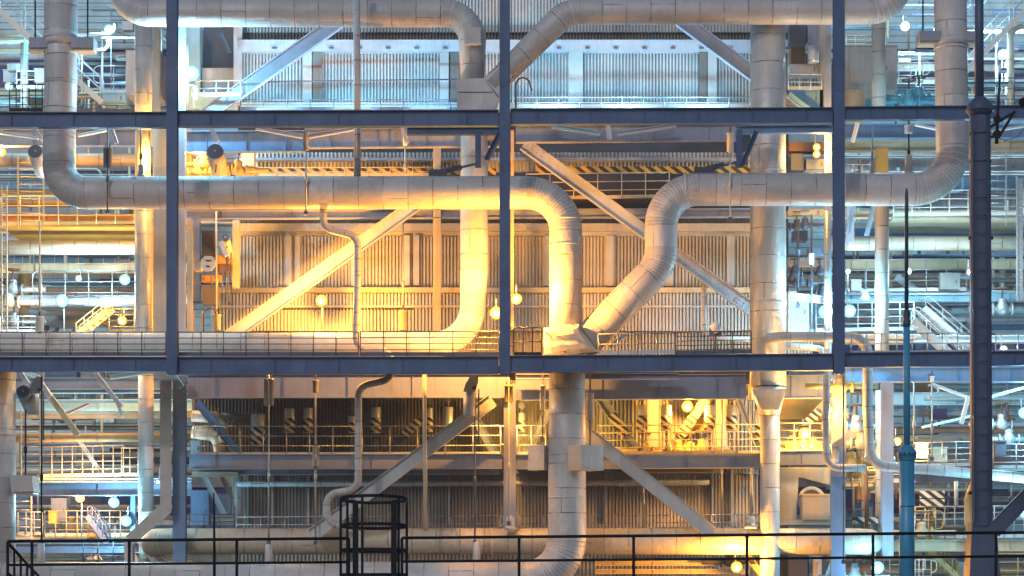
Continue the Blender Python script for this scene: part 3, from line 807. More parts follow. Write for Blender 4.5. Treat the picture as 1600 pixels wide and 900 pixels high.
# ---- junctions, boxes and supports on the pipes
def slab(pts, Y, dep): return MB().poly([W(x, y, Y) for x, y in pts], (0, dep, 0))
def crumple(q, Y, dep, nx=7, ny=6, amp=.055):
    rnd = random.Random(5); m = MB(); a, b, c, d = [Vector((x, y, 0)) for x, y in q]
    for j in range(ny + 1):
        for i in range(nx + 1):
            u, v = i / nx, j / ny; p = a.lerp(b, u).lerp(d.lerp(c, u), v); e = min(u, 1 - u, v, 1 - v)
            w = W(p.x + rnd.uniform(-1, 1), p.y + rnd.uniform(-1, 1), Y); w.y = Y - .25 * min(1, e * 5) + rnd.uniform(-amp, amp); m.v.append(w)
    k = nx + 1
    for j in range(ny):
        for i in range(nx): m.face((j * k + i, j * k + i + 1, (j + 1) * k + i + 1, (j + 1) * k + i))
    rim = [i for i in range(k)] + [j * k + nx for j in range(1, ny + 1)] + [ny * k + i for i in range(nx - 1, -1, -1)] + [j * k for j in range(ny - 1, 0, -1)]
    o = len(m.v); m.v += [m.v[i] + Vector((0, dep, 0)) for i in rim]; n = len(rim)
    for i in range(n): j = (i + 1) % n; m.face((rim[i], rim[j], o + j, o + i))
    m.face(range(o, o + n)); return m
thing('pipe_junction', 'crumpled white insulation box where the bright pipe and slanting pipe meet', 'junction box',
      [('jacket_body', crumple([(850, 512), (906, 506), (934, 549), (851, 560)], 2.05, 1.8), 'clad_stain'),
       ('strap', MB().bar(W(851, 517, 1.9), W(884, 551, 1.9), .08, .05, (0, 1, 0)), 'steel_dark'),
       ('strap', MB().bar(W(905, 507, 1.95), W(929, 541, 1.95), .1, .05, (0, 1, 0)), 'steel_dark'),
       ('clip', MB().pbox(889, 538, 896, 545, 2.02, .06), 'galv')])
thing('pipe_junction', 'smooth white junction box above the upper beam beside the middle column', 'junction box',
      [('jacket_body', slab([(714, 124), (756, 122), (778, 152), (770, 180), (714, 180)], 4.4, 1.4), 'clad'),
       ('jacket_flap', slab([(756, 122), (792, 96), (800, 118), (779, 150)], 4.6, 1.0), 'clad'),
       ('seam_strip', MB().bar(W(716, 144, 4.38), W(770, 144, 4.38), .03, .02), 'steel_dark')])
thing('support_box', 'tall white box on the drop pipe near the fluted elbow', 'support box', [('box_shell', pb(726, 43, 751, 67, 4.2, .5), 'clad'), ('base_flange', pb(725, 67, 752, 69, 4.15, .6), 'white')])
for cx, cw, Y, ang, lab in ((843, 30, 3.6, -.5, 'grey boxed trunnion on the back of the lower pipe'), (915, 47, 2.0, .62, 'pale boxed trunnion with rain stains on the front of the lower pipe')):
    c = W(cx, 715, Y); k = cw * S(Y) * .92; rot = Matrix.Rotation(ang, 3, 'Z'); h = 36 * S(Y)
    thing('trunnion_box', lab, 'support box', [('box_shell', MB().box(c, k, k * .8, h, rot), 'clad_stain'), ('lower_lip', MB().box(c - Vector((0, 0, h / 2 + .03)), k * 1.03, k * .84, .05, rot), 'cream'), ('lap_seam', MB().box(c + Vector((0, 0, h / 2 + .012)), k * 1.02, k * .82, .02, rot), 'white')])
thing('trunnion_box', 'concrete grey boxed trunnion on the thick pipe at the picture edge', 'support box', [('box_shell', slab([(15, 742), (50, 743), (52, 768), (18, 769)], 2.6, 1.3), 'clad_stain'), ('lower_lip', pb(22, 769, 52, 772, 2.7, 1.1), 'cream')])
thing('cone_skirt', 'bright bracket skirt where the vessel narrows to the lower pipe', 'pipe skirt',
      [('cone', MB().cyl(W(1202, 649, 6.2), W(1202, 606, 6.2), 15.8 * S(6.2), 27 * S(6.2), 28), 'clad_bright'),
       ('hopper_plate', slab([(1176, 609), (1229, 607), (1217, 640), (1190, 640)], 5.2, .3), 'clad')])
for x, lab, L in ((95, 'trapeze clamp around the grey riser below the lamp', ((45, 80), (110, 146))), (1486, 'trapeze clamp around the riser beside the mast', ((1437, 1470), (1500, 1537)))):
    ps = []
    for x0, x1 in L:
        ps.append(('clamp_arm', MB().pbox(x0, 58 if x < 800 else 48, x1, 74 if x < 800 else 63, 2.5, .9), 'steel_grey'))
        ps.append(('arm_sole', MB().pbox(x0, 74.2 if x < 800 else 63.2, x1, 79 if x < 800 else 68, 2.6, .7), 'cream'))
    for xx in ((55, 137) if x < 800 else (1442, 1532)):
        ps.append(('hanger_rod', MB().cyl(W(xx, 58, 2.9), W(xx, -60, 2.9), .035, n=6), 'black'))
    ps.append(('clamp_band', MB().cyl(W(x, 72, 3), W(x, 60, 3), 27.2 * S(3), n=32), 'clad'))
    thing('pipe_clamp', lab, 'pipe clamp', ps)

# ================================================================ hangers
for a in ((168, 198, 333, 2.2, 'double rod hanger with black cans clamping the big pipe near its elbow', (231, 262), 11, True, 'steel_dark', 'steel_grey'),
          (478, 198, 335, 2.2, 'rod hanger with strap clamping the big level pipe below the lavender girder', (205, 236), 9, False, 'galv', 'steel_grey'),
          (1141, 198, 345, 2.2, 'rod hanger with bolted clamp on the level pipe left of the vessel', (208, 238), 11, False, 'galv', 'white'),
          (633, 198, 300, 6, 'slim rod hanger behind the big level pipe', (212, 228), 7, False, 'galv', 'white'),
          (420, 585, 850, 4.6, 'long rod hanger with twin bright cans under the lower front beam', (592, 634), 13, True, 'galv', 'galv'),
          (493, 587, 850, 4.6, 'long rod hanger with small yellow lit can near the dark gallery cans', (594, 614), 9, False, 'galv', 'cream'),
          (493.5, 690, 732, 4.5, 'short twin can hanger on the gallery girder', (697, 729), 9, True, 'galv', 'cream'),
          (795, 590, 820, 4.6, 'yellow lit twin can hanger in front of the grey middle column', (602, 629), 11, True, 'cream', 'rail_yellow'),
          (742, 600, 850, 4.6, 'thin rod hanger with chain right of the white hanger can', None, 0, False, 'steel_dark', 'galv'),
          (848, 585, 690, 4.6, 'short chain hanger left of the big lower pipe', (602, 642), 8, False, 'steel_dark', 'galv'),
          (922, 585, 700, 4.6, 'short chain hanger with dark can right of the big lower pipe', (614, 657), 11, False, 'steel_dark', 'steel_grey'),
          (1128, 590, 830, 7, 'thin rod hanger through the warm gallery', None, 0, False, 'galv', 'galv'),
          (1173, 590, 830, 7, 'thin rod hanger beside the narrow vertical pipe', (600, 625), 8, False, 'galv', 'galv'),
          (1363, 195, 272, 3, 'tapered rod hanger standing on the level pipe beside the orange column', None, 0, False, 'steel_grey', 'galv'),
          (1420, 190, 272, 3, 'rod hanger with ball joint standing on the level pipe near its elbow', (196, 209), 13, False, 'black', 'white'),
          (220, 198, 275, 3, 'slim rod hanger standing on the big pipe right of the first elbow', None, 0, False, 'steel_dark', 'galv'),
          (65, 588, 850, 3.4, 'long black rod hanger near the thick pipe at the picture edge', None, 0, False, 'black', 'galv'),
          (40, 640, 745, 3.6, 'short black rod under the round hanger drum', None, 0, False, 'black', 'galv'),
          (1318, 585, 880, 3.8, 'thin dark rod running down the grey column beside the small elbow', None, 0, False, 'steel_dark', 'galv'),
          (1428, 596, 708, 5, 'thin rod hanging from the beam right of the blue pole', None, 0, False, 'galv', 'galv'),
          (1456, 585, 720, 5, 'thin rod with hook below the beam between blue pole and mast', (588, 597), 8, False, 'galv', 'white'),
          (1175, 740, 830, 9, 'thin upright rod against the dark lower wall by the narrow pipe', None, 0, False, 'galv', 'galv'),
          (1006, 740, 838, 7, 'short thick rod standing on the long low pipe', (786, 838), 6, False, 'galv', 'cream'),
          (630, 330, 520, 9, 'thin rod hanging in front of the warm wall', (485, 517), 12, False, 'galv', 'cream'),
          (338, 330, 515, 7, 'thin cream rod with boxed foot near the ribbed wall end', (492, 516), 14, False, 'cream', 'cream'),
          (62, 345, 520, 5, 'cream rod with tall white sleeve behind the pale level pipe', (495, 520), 13, False, 'cream', 'white')):
    hanger(a[0], a[1], a[2], a[3], a[4], a[5], a[6], .035, a[7], a[8], a[9])
# tapered sleeves on the pipes
def sleeve(px, y0, y1, w0, w1, Y, lab, mat='clad'):
    s = S(Y); thing('support_sleeve', lab, 'pipe sleeve', [('sleeve_shell', MB().lathe(W(px, y1, Y), [(w1 * s / 2, 0), (w0 * s / 2, (y1 - y0) * s), (.03, (y1 - y0) * s + .06)], 16), mat),
        ('root_collar', MB().lathe(W(px, y1, Y), [(w1 * s * .62, 0), (w1 * s * .62, .1), (w1 * s * .5, .14)], 16), mat)])
for a in ((1363, 253, 275, 8, 9, 3, 'grey sleeve on the level pipe in front of the orange column'), (1420, 243, 273, 11, 13, 3, 'tall grey sleeve on the level pipe near its elbow'), (220, 258, 278, 8, 10, 3, 'grey tapered sleeve on the big pipe near its first elbow'),
          (64, 850, 885, 11, 13, 3.4, 'white tapered sleeve on the bottom pipe below the black rod'), (420, 852, 886, 11, 13, 3.4, 'white tapered sleeve on the bottom pipe below the twin can hanger'),
          (745, 848, 885, 11, 13, 3.4, 'grey sleeve on the bottom pipe right of the ladder cage'), (797, 808, 828, 14, 14, 5.6, 'rounded lug on the low pipe below the yellow lit hanger'), (1173, 808, 826, 14, 15, 5.6, 'rounded lug on the low pipe beside the narrow vertical pipe')):
    sleeve(*a)
drum_hanger(336, 237, 12.5, 4.5, 'black faced hanger drum with cream body above the big level pipe', 'cream', 270)
drum_hanger(55, 237, 11, 4.5, 'brown faced hanger drum at the top of the yellow ladder', 'white', None)
drum_hanger(36, 612, 10, 4, 'black faced hanger drum beside the thick edge pipe', 'galv', None)
for x, y0, y1, w, Y, lab in ((733, 612, 650, 18, 4.2, 'large plain hanger can on its perforated arm under the lower beam'), (53, 615, 648, 16, 4.4, 'plain brown hanger can on its perforated arm beside the black faced drum')):
    s = S(Y); c = W(x, y1, Y); r = w * s / 2; h = (y1 - y0) * s
    thing('constant_hanger', lab, 'hanger', [('can_body', MB().lathe(c, [(r * .95, 0), (r, .03), (r, h)], 22), 'clad'),
        ('arm_plate', slab([(x - 9, y0), (x - 6, y0 - 12), (x + 3, y0 - 26), (x + 14, y0 - 27), (x + 14, y0 - 14), (x + 9, y0)], Y - .3, .08), 'steel_pale', [('pin', MB().cyl(W(x + 8, y0 - 6, Y - .4), W(x + 8, y0 - 6, Y - .2), .08, n=10), 'steel_dark')]),
        ('load_rod', MB().cyl(W(x + 15, y0 - 4, Y), W(x + 15, y1 + 40, Y), .035, n=6), 'steel_dark')])
# gallery spring supports
G_SS = 'hazard banded spring supports in the gallery'
for a in ((403, 647, 697, 22, 8.5, 'widest banded support can, hung lowest at the dark end of the gallery', True), (453, 638, 677, 18, 9, 'banded support can next to the widest can', True), (481, 637, 677, 16, 9, 'banded support can just left of the small yellow can hanger', True),
          (550, 650, 677, 12, 9, 'banded support can half hidden behind the wandering drain pipe', True), (587, 636, 677, 16, 9, 'banded support can between the drain pipe and the yellow pipe', True), (671, 637, 675, 11, 9, 'narrow banded support can behind the yellow pipe', True),
          (700, 636, 676, 16, 9, 'plain support can behind the grey brace', False), (815, 645, 676, 10, 9, 'narrow banded support can beside the grey middle column', True), (1003, 633, 673, 17, 9, 'banded support can before the first pale gallery pilaster', True),
          (1041, 633, 673, 17, 8.8, 'bright banded support can left of the gallery lamp', True), (1109, 633, 673, 17, 8.8, 'bright banded support can right of the gallery lamp', True), (1143, 633, 673, 17, 9, 'banded support can beside the second pale pilaster', True), (1186, 640, 692, 14, 9, 'tall banded support can half behind the cone skirt', True)):
    spring_can(*a[:5], a[5], a[6], G_SS)

thing('strip_light', 'unlit strip light fixed under the thin pipe on the lower wall', 'strip light', [('housing', pb(968, 754.5, 994, 758.5, 9.2, .25), 'white'), ('diffuser', pb(969, 758.6, 993, 760, 9.25, .15), 'wall_pale')])
# ================================================================ walkways, handrails, ladders of the middle
rail(-40, 556, 259, 556, 37, .7, 9, 'dark handrail on the lower beam in front of the pale level pipe', 'steel_dark', 3)
rail(279, 556, 560, 556, 37, .7, 9, 'dark handrail on the lower beam, first bay of the warm walkway', 'steel_dark', 3)
rail(563, 556, 780, 556, 38, .7, 7, 'dark handrail on the lower beam beside the middle column', 'steel_dark', 3)
rail(803, 556, 846, 556, 44, .7, 4, 'short looped guard rail between middle column and crumpled junction', 'black', 1, endloop=(True, False))
rail(935, 554, 1056, 552, 32, .9, 5, 'pale handrail right of the crumpled junction', 'galv', 1)
rail(1056, 554, 1174, 552, 35, .9, 5, 'dense dark guard rail left of the vessel', 'steel_dark', 4)
deck(-60, 780, 557, .45, 3.2, 'grating walkway along the lower front beam, warm side', 'galv', 2.5)
deck(800, 1300, 555, .45, 2.6, 'grating walkway along the lower front beam by the vessel', 'galv', 2.5)
rail(376, 172, 776, 172, 16, 9.5, 12, 'low handrail at the foot of the cool ribbed wall, left of the junction', 'steel_dark', 1)
rail(806, 168, 1172, 168, 16, 9.5, 12, 'low handrail at the foot of the cool ribbed wall, before the vessel', 'galv', 1, endloop=(True, False))
thin([(410, 128), (716, 124)], 1.2, 10.5, 'dark level conduit across the cool ribbed wall', 'steel_dark', 'conduit', 'conduit')
thin([(806, 172), (806, 128), (815, 120), (826, 124), (831, 142)], 1.4, 4, 'dark gooseneck conduit beside the middle column', 'steel_dark', 'conduit', 'conduit', bend=.3)
rail(822, 312, 1046, 309, 40, 9.3, 7, 'cream handrail in front of the ribbed strip behind the long brace', 'cream', 2)
rail(300, 272, 396, 272, 12, 8, 4, 'yellow lit low handrail under the black faced drum', 'rail_yellow', 1)
rail(303, 712, 556, 712, 46, 8, 8, 'handrail of the dark gallery with warm lit rails', 'galv', 2)
rail(566, 712, 782, 711, 46, 8, 6, 'looped handrail of the gallery left of the grey middle column', 'galv', 2, endloop=(False, True))
rail(808, 711, 852, 711, 46, 8, 3, 'short looped handrail right of the grey middle column', 'galv', 2, endloop=(True, False))
rail(934, 711, 1190, 709, 46, 8, 8, 'handrail of the warm lit gallery', 'rail_yellow', 3)
rail(1216, 707, 1290, 707, 46, 8, 4, 'handrail below the gold lamp by the yellow shutter', 'rail_yellow', 3)
rail(370, 832, 780, 830, 24, 8.6, 12, 'low handrail behind the long low pipe, dark wall side', 'galv', 1, endloop=(False, True))
rail(812, 830, 1186, 828, 24, 8.6, 11, 'low handrail behind the long low pipe, warm wall side', 'galv', 1, endloop=(True, False))
deck(296, 790, 711, 6.9, 4.5, 'grating floor of the dark gallery', 'galv', 2)
deck(806, 1190, 710, 6.9, 4.5, 'grating floor of the warm gallery', 'galv', 2)
rail(398, 276, 680, 275, 14, 9.2, 9, 'cream low rail in front of the striped kick plate', 'cream', 1)
ladder(310, 485, 520, 12, 6.5, 'small caged ladder top at the warm wall end', 'rail_yellow', .25)
thin([(318, 520), (318, 486), (330, 480), (338, 486), (338, 520)], 1.2, 6.4, 'bent brown grab rail over the small caged ladder', 'rust_brown', 'grab_rail', 'grab rail', bend=.3)

# ---- pocket of machinery between the dark blue column and the warm wall (x 292-372)
cabinet(294, 336, 370, 346, 9.5, .5, 'pale lintel box over the machinery pocket by the warm wall', 'steel_pale', False, lid=False)
for x0, x1, y0, y1, Y, mat, lab in ((293, 301, 345, 520, 7.5, 'cream', 'narrow cream post at the edge of the machinery pocket'), (302, 313, 340, 470, 9, 'steel_grey', 'grey post inside the machinery pocket'), (364, 374, 345, 450, 9, 'cream', 'cream post closing the machinery pocket by the ribbed wall')):
    column(x0, x1, y0, y1, Y, lab, mat, .3)
s9 = S(6)
thing('cover_plate', 'pale octagonal cover plate with slots on a short duct in the machinery pocket', 'cover plate',
      [('plate', slab([(314, 406), (320, 400), (331, 400), (336, 406), (336, 416), (330, 423), (320, 424), (314, 418)], 6, .08), 'white'), ('slot', pb(322, 406, 330, 408, 5.95, .04), 'pit'), ('slot', pb(322, 415, 328, 417, 5.95, .04), 'pit'), ('stub_duct', pb(303, 408, 314, 422, 6.1, .6), 'cream')])
drum_hanger(352, 372, 6.5, 7, 'small round pulley drum in the machinery pocket', 'cream', 470)
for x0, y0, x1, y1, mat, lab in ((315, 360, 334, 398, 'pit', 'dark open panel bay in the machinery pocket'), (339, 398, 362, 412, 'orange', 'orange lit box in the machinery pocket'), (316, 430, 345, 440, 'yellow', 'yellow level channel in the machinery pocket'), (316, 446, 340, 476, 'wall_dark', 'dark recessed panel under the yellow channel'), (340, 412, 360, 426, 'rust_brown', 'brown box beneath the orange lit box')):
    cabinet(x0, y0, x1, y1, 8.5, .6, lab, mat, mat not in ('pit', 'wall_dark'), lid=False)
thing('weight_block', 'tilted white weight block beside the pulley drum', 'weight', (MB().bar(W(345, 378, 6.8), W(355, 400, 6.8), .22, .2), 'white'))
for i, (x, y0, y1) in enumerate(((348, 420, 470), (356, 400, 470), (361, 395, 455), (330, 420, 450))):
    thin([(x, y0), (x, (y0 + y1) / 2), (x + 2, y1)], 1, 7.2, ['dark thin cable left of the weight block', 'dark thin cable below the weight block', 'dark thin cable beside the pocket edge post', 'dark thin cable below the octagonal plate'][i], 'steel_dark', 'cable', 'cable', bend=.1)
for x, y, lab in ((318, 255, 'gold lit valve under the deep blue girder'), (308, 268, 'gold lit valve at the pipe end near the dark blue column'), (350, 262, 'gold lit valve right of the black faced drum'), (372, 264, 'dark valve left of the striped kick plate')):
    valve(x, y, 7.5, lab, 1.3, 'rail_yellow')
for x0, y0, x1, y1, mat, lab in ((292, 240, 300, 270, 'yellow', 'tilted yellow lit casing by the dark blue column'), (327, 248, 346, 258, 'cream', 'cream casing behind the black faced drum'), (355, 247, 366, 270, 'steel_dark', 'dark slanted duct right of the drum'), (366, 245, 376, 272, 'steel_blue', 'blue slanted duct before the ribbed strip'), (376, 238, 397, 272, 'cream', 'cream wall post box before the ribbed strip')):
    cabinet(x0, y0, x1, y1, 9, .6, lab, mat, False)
# upper left pocket x 290-378, y 40-170
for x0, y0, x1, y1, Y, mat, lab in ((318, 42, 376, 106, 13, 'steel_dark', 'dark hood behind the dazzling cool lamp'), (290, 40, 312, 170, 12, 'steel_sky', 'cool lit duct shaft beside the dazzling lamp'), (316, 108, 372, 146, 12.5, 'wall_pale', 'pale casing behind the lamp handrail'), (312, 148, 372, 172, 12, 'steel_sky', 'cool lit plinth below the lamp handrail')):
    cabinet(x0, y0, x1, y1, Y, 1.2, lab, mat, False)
brace(345, 52, 358, 82, 6, 10, 'short dark strut under the dark hood', 'steel_dark', .2, False)
rail(300, 150, 376, 150, 24, 8, 5, 'cool lit handrail beside the dazzling lamp', 'white', 1)
thin([(296, 132), (304, 133), (307, 142), (306, 156)], 2.2, 7, 'white goose neck pipe below the dazzling lamp', 'white', bend=.25)
thin([(293, 172), (293, 60)], 1.3, 6.5, 'cool lit cable riser under the dazzling lamp', 'white', 'conduit', 'conduit')
# pocket between vessel and right column (x 1230-1300)
for x0, y0, x1, y1, Y, mat, lab in ((1234, 36, 1260, 66, 10, 'steel_dark', 'dark hopper hood right of the vessel top'), (1262, 38, 1280, 72, 10, 'steel_grey', 'grey riser duct right of the vessel top'), (1281, 30, 1294, 168, 9.5, 'concrete', 'concrete grey post right of the vessel top'), (1236, 66, 1258, 100, 11, 'rust_brown', 'brown recess panel right of the vessel top'), (1234, 100, 1282, 116, 9.8, 'wall_pale', 'pale casing with handrail right of the vessel top'),
                                   (1232, 140, 1286, 168, 9.5, 'steel_sky', 'cool lit plinth right of the vessel top'), (1233, 222, 1292, 236, 9, 'rust_brown', 'brown level duct right of the vessel above the level pipe'), (1236, 240, 1255, 266, 9, 'steel_dark', 'dark casing right of the vessel above the level pipe'), (1260, 248, 1290, 264, 9, 'cream', 'cream casing below the gold lit boxes'),
                                   (1232, 327, 1290, 337, 8.5, 'cream', 'cream lintel under the level pipe right of the vessel'), (1240, 360, 1262, 375, 9.5, 'steel_dark', 'dark tray in the cool machinery pocket'), (1264, 385, 1290, 398, 9.5, 'steel_blue', 'blue panel in the cool machinery pocket'), (1232, 402, 1290, 416, 10.2, 'wall_pale', 'pale perforated band in the cool machinery pocket'), (1236, 416, 1290, 440, 10.5, 'rust_brown', 'brown recess in the cool machinery pocket'), (1232, 455, 1264, 520, 10, 'wall_blue', 'pale ribbed cabinet beside the twin cool lamps')):
    cabinet(x0, y0, x1, y1, Y, .8, lab, mat, x1 - x0 > 24 and mat not in ('rust_brown', 'steel_dark'), lid=False)
pipe([(1271, 72), (1271, 98)], 8.5, 9.2, 'short stainless drum below the grey riser duct', 'clad_bright')
rail(1232, 140, 1284, 140, 24, 8.5, 4, 'cool lit handrail right of the vessel top', 'white', 1)
brace(1232, 148, 1262, 172, 9, 8.5, 'cool lit raking plate right of the vessel top', 'steel_sky', .2, False)
hanger(1268, 335, 520, 7.4, 'dark chain hoist with pale load block in the cool machinery pocket', (396, 414), 8, .04, False, 'steel_dark', 'white')
hanger(1247, 345, 480, 8, 'dark hook chain in the cool machinery pocket by the vessel', (388, 400), 7, .05, False, 'steel_dark', 'steel_dark')
for i, (x, y) in enumerate(((1242, 425), (1252, 440), (1281, 425), (1285, 455), (1245, 352), (1258, 350))):
    valve(x, y, 8.6, ['small grey valve low by the vessel wall', 'lowest small grey valve by the hook chain', 'small grey valve right of the chain hoist', 'lowest small grey valve right of the chain hoist', 'small grey valve above the dark tray', 'second small grey valve above the dark tray'][i], 1.0, 'steel_dark')
beam(1232, 463, 1300, 470, 11, 7.5, 'bright sloping beam below the cool machinery pocket', 'white', .3)
pipe([(1292, 330), (1292, 545)], 4.6, 6.8, 'slim bright pipe beside the cool lit column edge', 'clad_bright', n=14)
# fan housing lower right of the narrow pipe
thing('fan_housing', 'brown sheet fan housing with scroll and motor box beside the narrow pipe', 'fan',
      [('casing_wall', slab([(1219, 730), (1300, 730), (1300, 758), (1248, 745), (1244, 812), (1219, 812)], 7.2, 1.2), 'wall_warm'),
       ('scroll', MB().cyl(W(1268, 782, 7.3), W(1268, 782, 8.6), 22 * S(7.3), n=28), 'steel_pale', [('inlet_ring', MB().cyl(W(1268, 782, 7.2), W(1268, 782, 7.32), 17 * S(7.2), n=28), 'pit')]),
       ('motor_box', MB().pbox(1254, 774, 1297, 812, 6.4, 1.0), 'wall_warm', [('box_lid', MB().pbox(1252, 771.5, 1299, 774, 6.35, 1.1), 'cream')]),
       ('bed_plate', MB().pbox(1218, 812.3, 1300, 820, 6.6, 1.8), 'wall_warm')])
cabinet(1219, 618, 1290, 655, 10.8, .3, 'yellow roller shutter lit by the gold lamp', 'yellow', False, 'roller_shutter', 'shutter', lid=False)
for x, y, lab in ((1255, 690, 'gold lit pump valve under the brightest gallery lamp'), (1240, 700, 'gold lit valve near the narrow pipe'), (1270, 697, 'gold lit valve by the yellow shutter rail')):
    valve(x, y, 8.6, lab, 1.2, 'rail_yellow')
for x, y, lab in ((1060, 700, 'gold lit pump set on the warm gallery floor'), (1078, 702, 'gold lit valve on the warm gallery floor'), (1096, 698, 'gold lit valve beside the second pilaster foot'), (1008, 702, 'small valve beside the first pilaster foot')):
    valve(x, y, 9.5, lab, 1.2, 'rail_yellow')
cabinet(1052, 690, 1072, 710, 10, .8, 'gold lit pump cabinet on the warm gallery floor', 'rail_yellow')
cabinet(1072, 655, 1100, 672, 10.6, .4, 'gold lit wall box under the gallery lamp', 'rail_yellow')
thing('spot_lamp', 'bright floodlight head on the pale handrail beside the thin elbow pipe', 'floodlight', [('lamp_body', MB().cyl(W(1112, 516, 3), W(1124, 508, 3), .18, .26, 14), 'white'), ('yoke', MB().box(W(1118, 520, 3.1), .5, .06, .3), 'steel_dark'), ('stand', MB().cyl(W(1118, 548, 3.1), W(1118, 518, 3.1), .04, n=6), 'steel_dark')])
pipe([(952, 541), (965, 532), (980, 524)], 3.2, 4, 'crinkled foil hose behind the pale handrail', 'clad_bright', .2, 12, panel=.12)
hanger(1000, 500, 540, 5, 'short wire hung over the foil hose', None, 0, .015, False, 'galv', 'galv', False)
# left gallery end: elbows and ducts
pipe([(300, 650), (345, 652), (352, 690)], 9, 9.5, 'cream elbow duct at the dark end of the gallery', 'clad_cream', .5, 20, panel=.5)
pipe([(300, 675), (340, 680), (345, 712)], 10, 10.2, 'lower cream elbow duct at the dark end of the gallery', 'clad_cream', .5, 20, panel=.5)
pipe([(345, 650), (395, 655)], 7, 10.4, 'dark duct running behind the widest support can', 'wall_dark')
pipe([(372, 740), (372, 826)], 8, 9.8, 'dark standpipe at the end of the lower wall', 'clad', n=20)
brace(318, 742, 352, 806, 9, 9, 'pale raking channel at the end of the lower wall', 'steel_pale', .2, False)
brace(345, 742, 372, 795, 7, 10, 'second raking channel behind the standpipe', 'cream', .2, False)
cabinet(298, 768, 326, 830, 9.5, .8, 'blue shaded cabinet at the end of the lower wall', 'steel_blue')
beam(300, 741, 372, 741, 7, 7.8, 'cream edged sill at the end of the lower wall', 'cream', .3)
cabinet(298, 690, 312, 712, 9, .5, 'small cool cabinet under the blue banded brace', 'steel_sky')
# bottom edge behind low pipe
for x0, x1, y, lab, mat in ((930, 1170, 880, 'cream level channel under the low pipe, warm side', 'cream'), (930, 1170, 893, 'second cream channel along the bottom edge', 'cream'), (640, 845, 893, 'hidden grey channel behind the bottom pipe', 'steel_grey')):
    if x0 > 700: beam(x0, y, x1, y, 8, 9, lab, mat, .3, 4)
brace(1165, 866, 1200, 910, 10, 8, 'cream raking strut right of the bottom gold lamp', 'cream', .25, False)
valve(1140, 876, 8, 'dark clamp valve just above the bottom gold lamp', 1.2, 'steel_dark')
# ================================================================ far sheds closing the two side bays
def rm(Y): return Y if Y < 22 else 22 + (Y - 22) * .45
def far_shed(x0, x1, Y, label, seed):
    rnd = random.Random(seed); B = []
    B.append(('core_block', pb(x0, -140, x1, 1010, Y + .4, 8), 'pit'))
    rows = ((-140, 76, 'L', 'wall_blue'), (76, 138, 'P', 'violet'), (138, 152, 'P', 'concrete'), (152, 205, 'L', 'steel_sky'), (205, 266, 'P', 'wall_pale'), (266, 302, 'W', 'window'), (302, 350, 'P', 'wall_pale'),
            (350, 398, 'L', 'wall_blue'), (398, 414, 'W', 'window'), (414, 440, 'P', 'concrete'), (440, 446, 'P', 'pit'), (446, 470, 'P', 'wall_pale'), (470, 520, 'L', 'steel_sky'), (520, 566, 'P', 'violet'), (566, 600, 'P', 'wall_pale'),
            (600, 640, 'W', 'window'), (640, 702, 'L', 'wall_blue'), (702, 760, 'P', 'wall_pale'), (760, 806, 'P', 'violet'), (806, 850, 'L', 'steel_sky'), (850, 1000, 'P', 'concrete'))
    for y0, y1, k, mat in rows:
        if k == 'L': B.append(('siding_panel', louvre(x0, x1, y0, y1, Y, .34, .07), mat))
        else: B.append(('wall_band', pb(x0, y0, x1, y1, Y + (.08 if k == 'W' or mat in ('violet', 'pit') else -.02), .3), mat))
        B.append(('string_course', pb(x0, y1 - 1.1, x1, y1 + 1.1, Y - .14, .25), 'steel_pale'))
        if k == 'W':
            x = x0 + 6
            while x < x1:
                w = rnd.uniform(12, 30); B.append(('mullion', pb(x, y0 + 1.3, x + 1.6, y1 - 1.3, Y, .1), 'white')); x += w
        if mat == 'violet':  # violet bands paint in the darkness of unlit openings
            x = x0 + 4
            while x < x1:
                w = rnd.uniform(10, 36)
                B.append(('bay_panel', pb(x, y0 + 2 + rnd.uniform(0, 12), x + w, y1 - 2, Y - .02, .09), rnd.choice(('steel_dark', 'wall_dark', 'steel_blue', 'violet')))); x += w + rnd.uniform(8, 40)
    thing('far_shed', label, 'building', B)
far_shed(-260, 420, 31.5, 'pale blue louvred shed far behind the yellow ladder, banded with windows', 1)
far_shed(1190, 1900, 31.5, 'pale blue louvred shed far behind the mast and blue pole', 2)

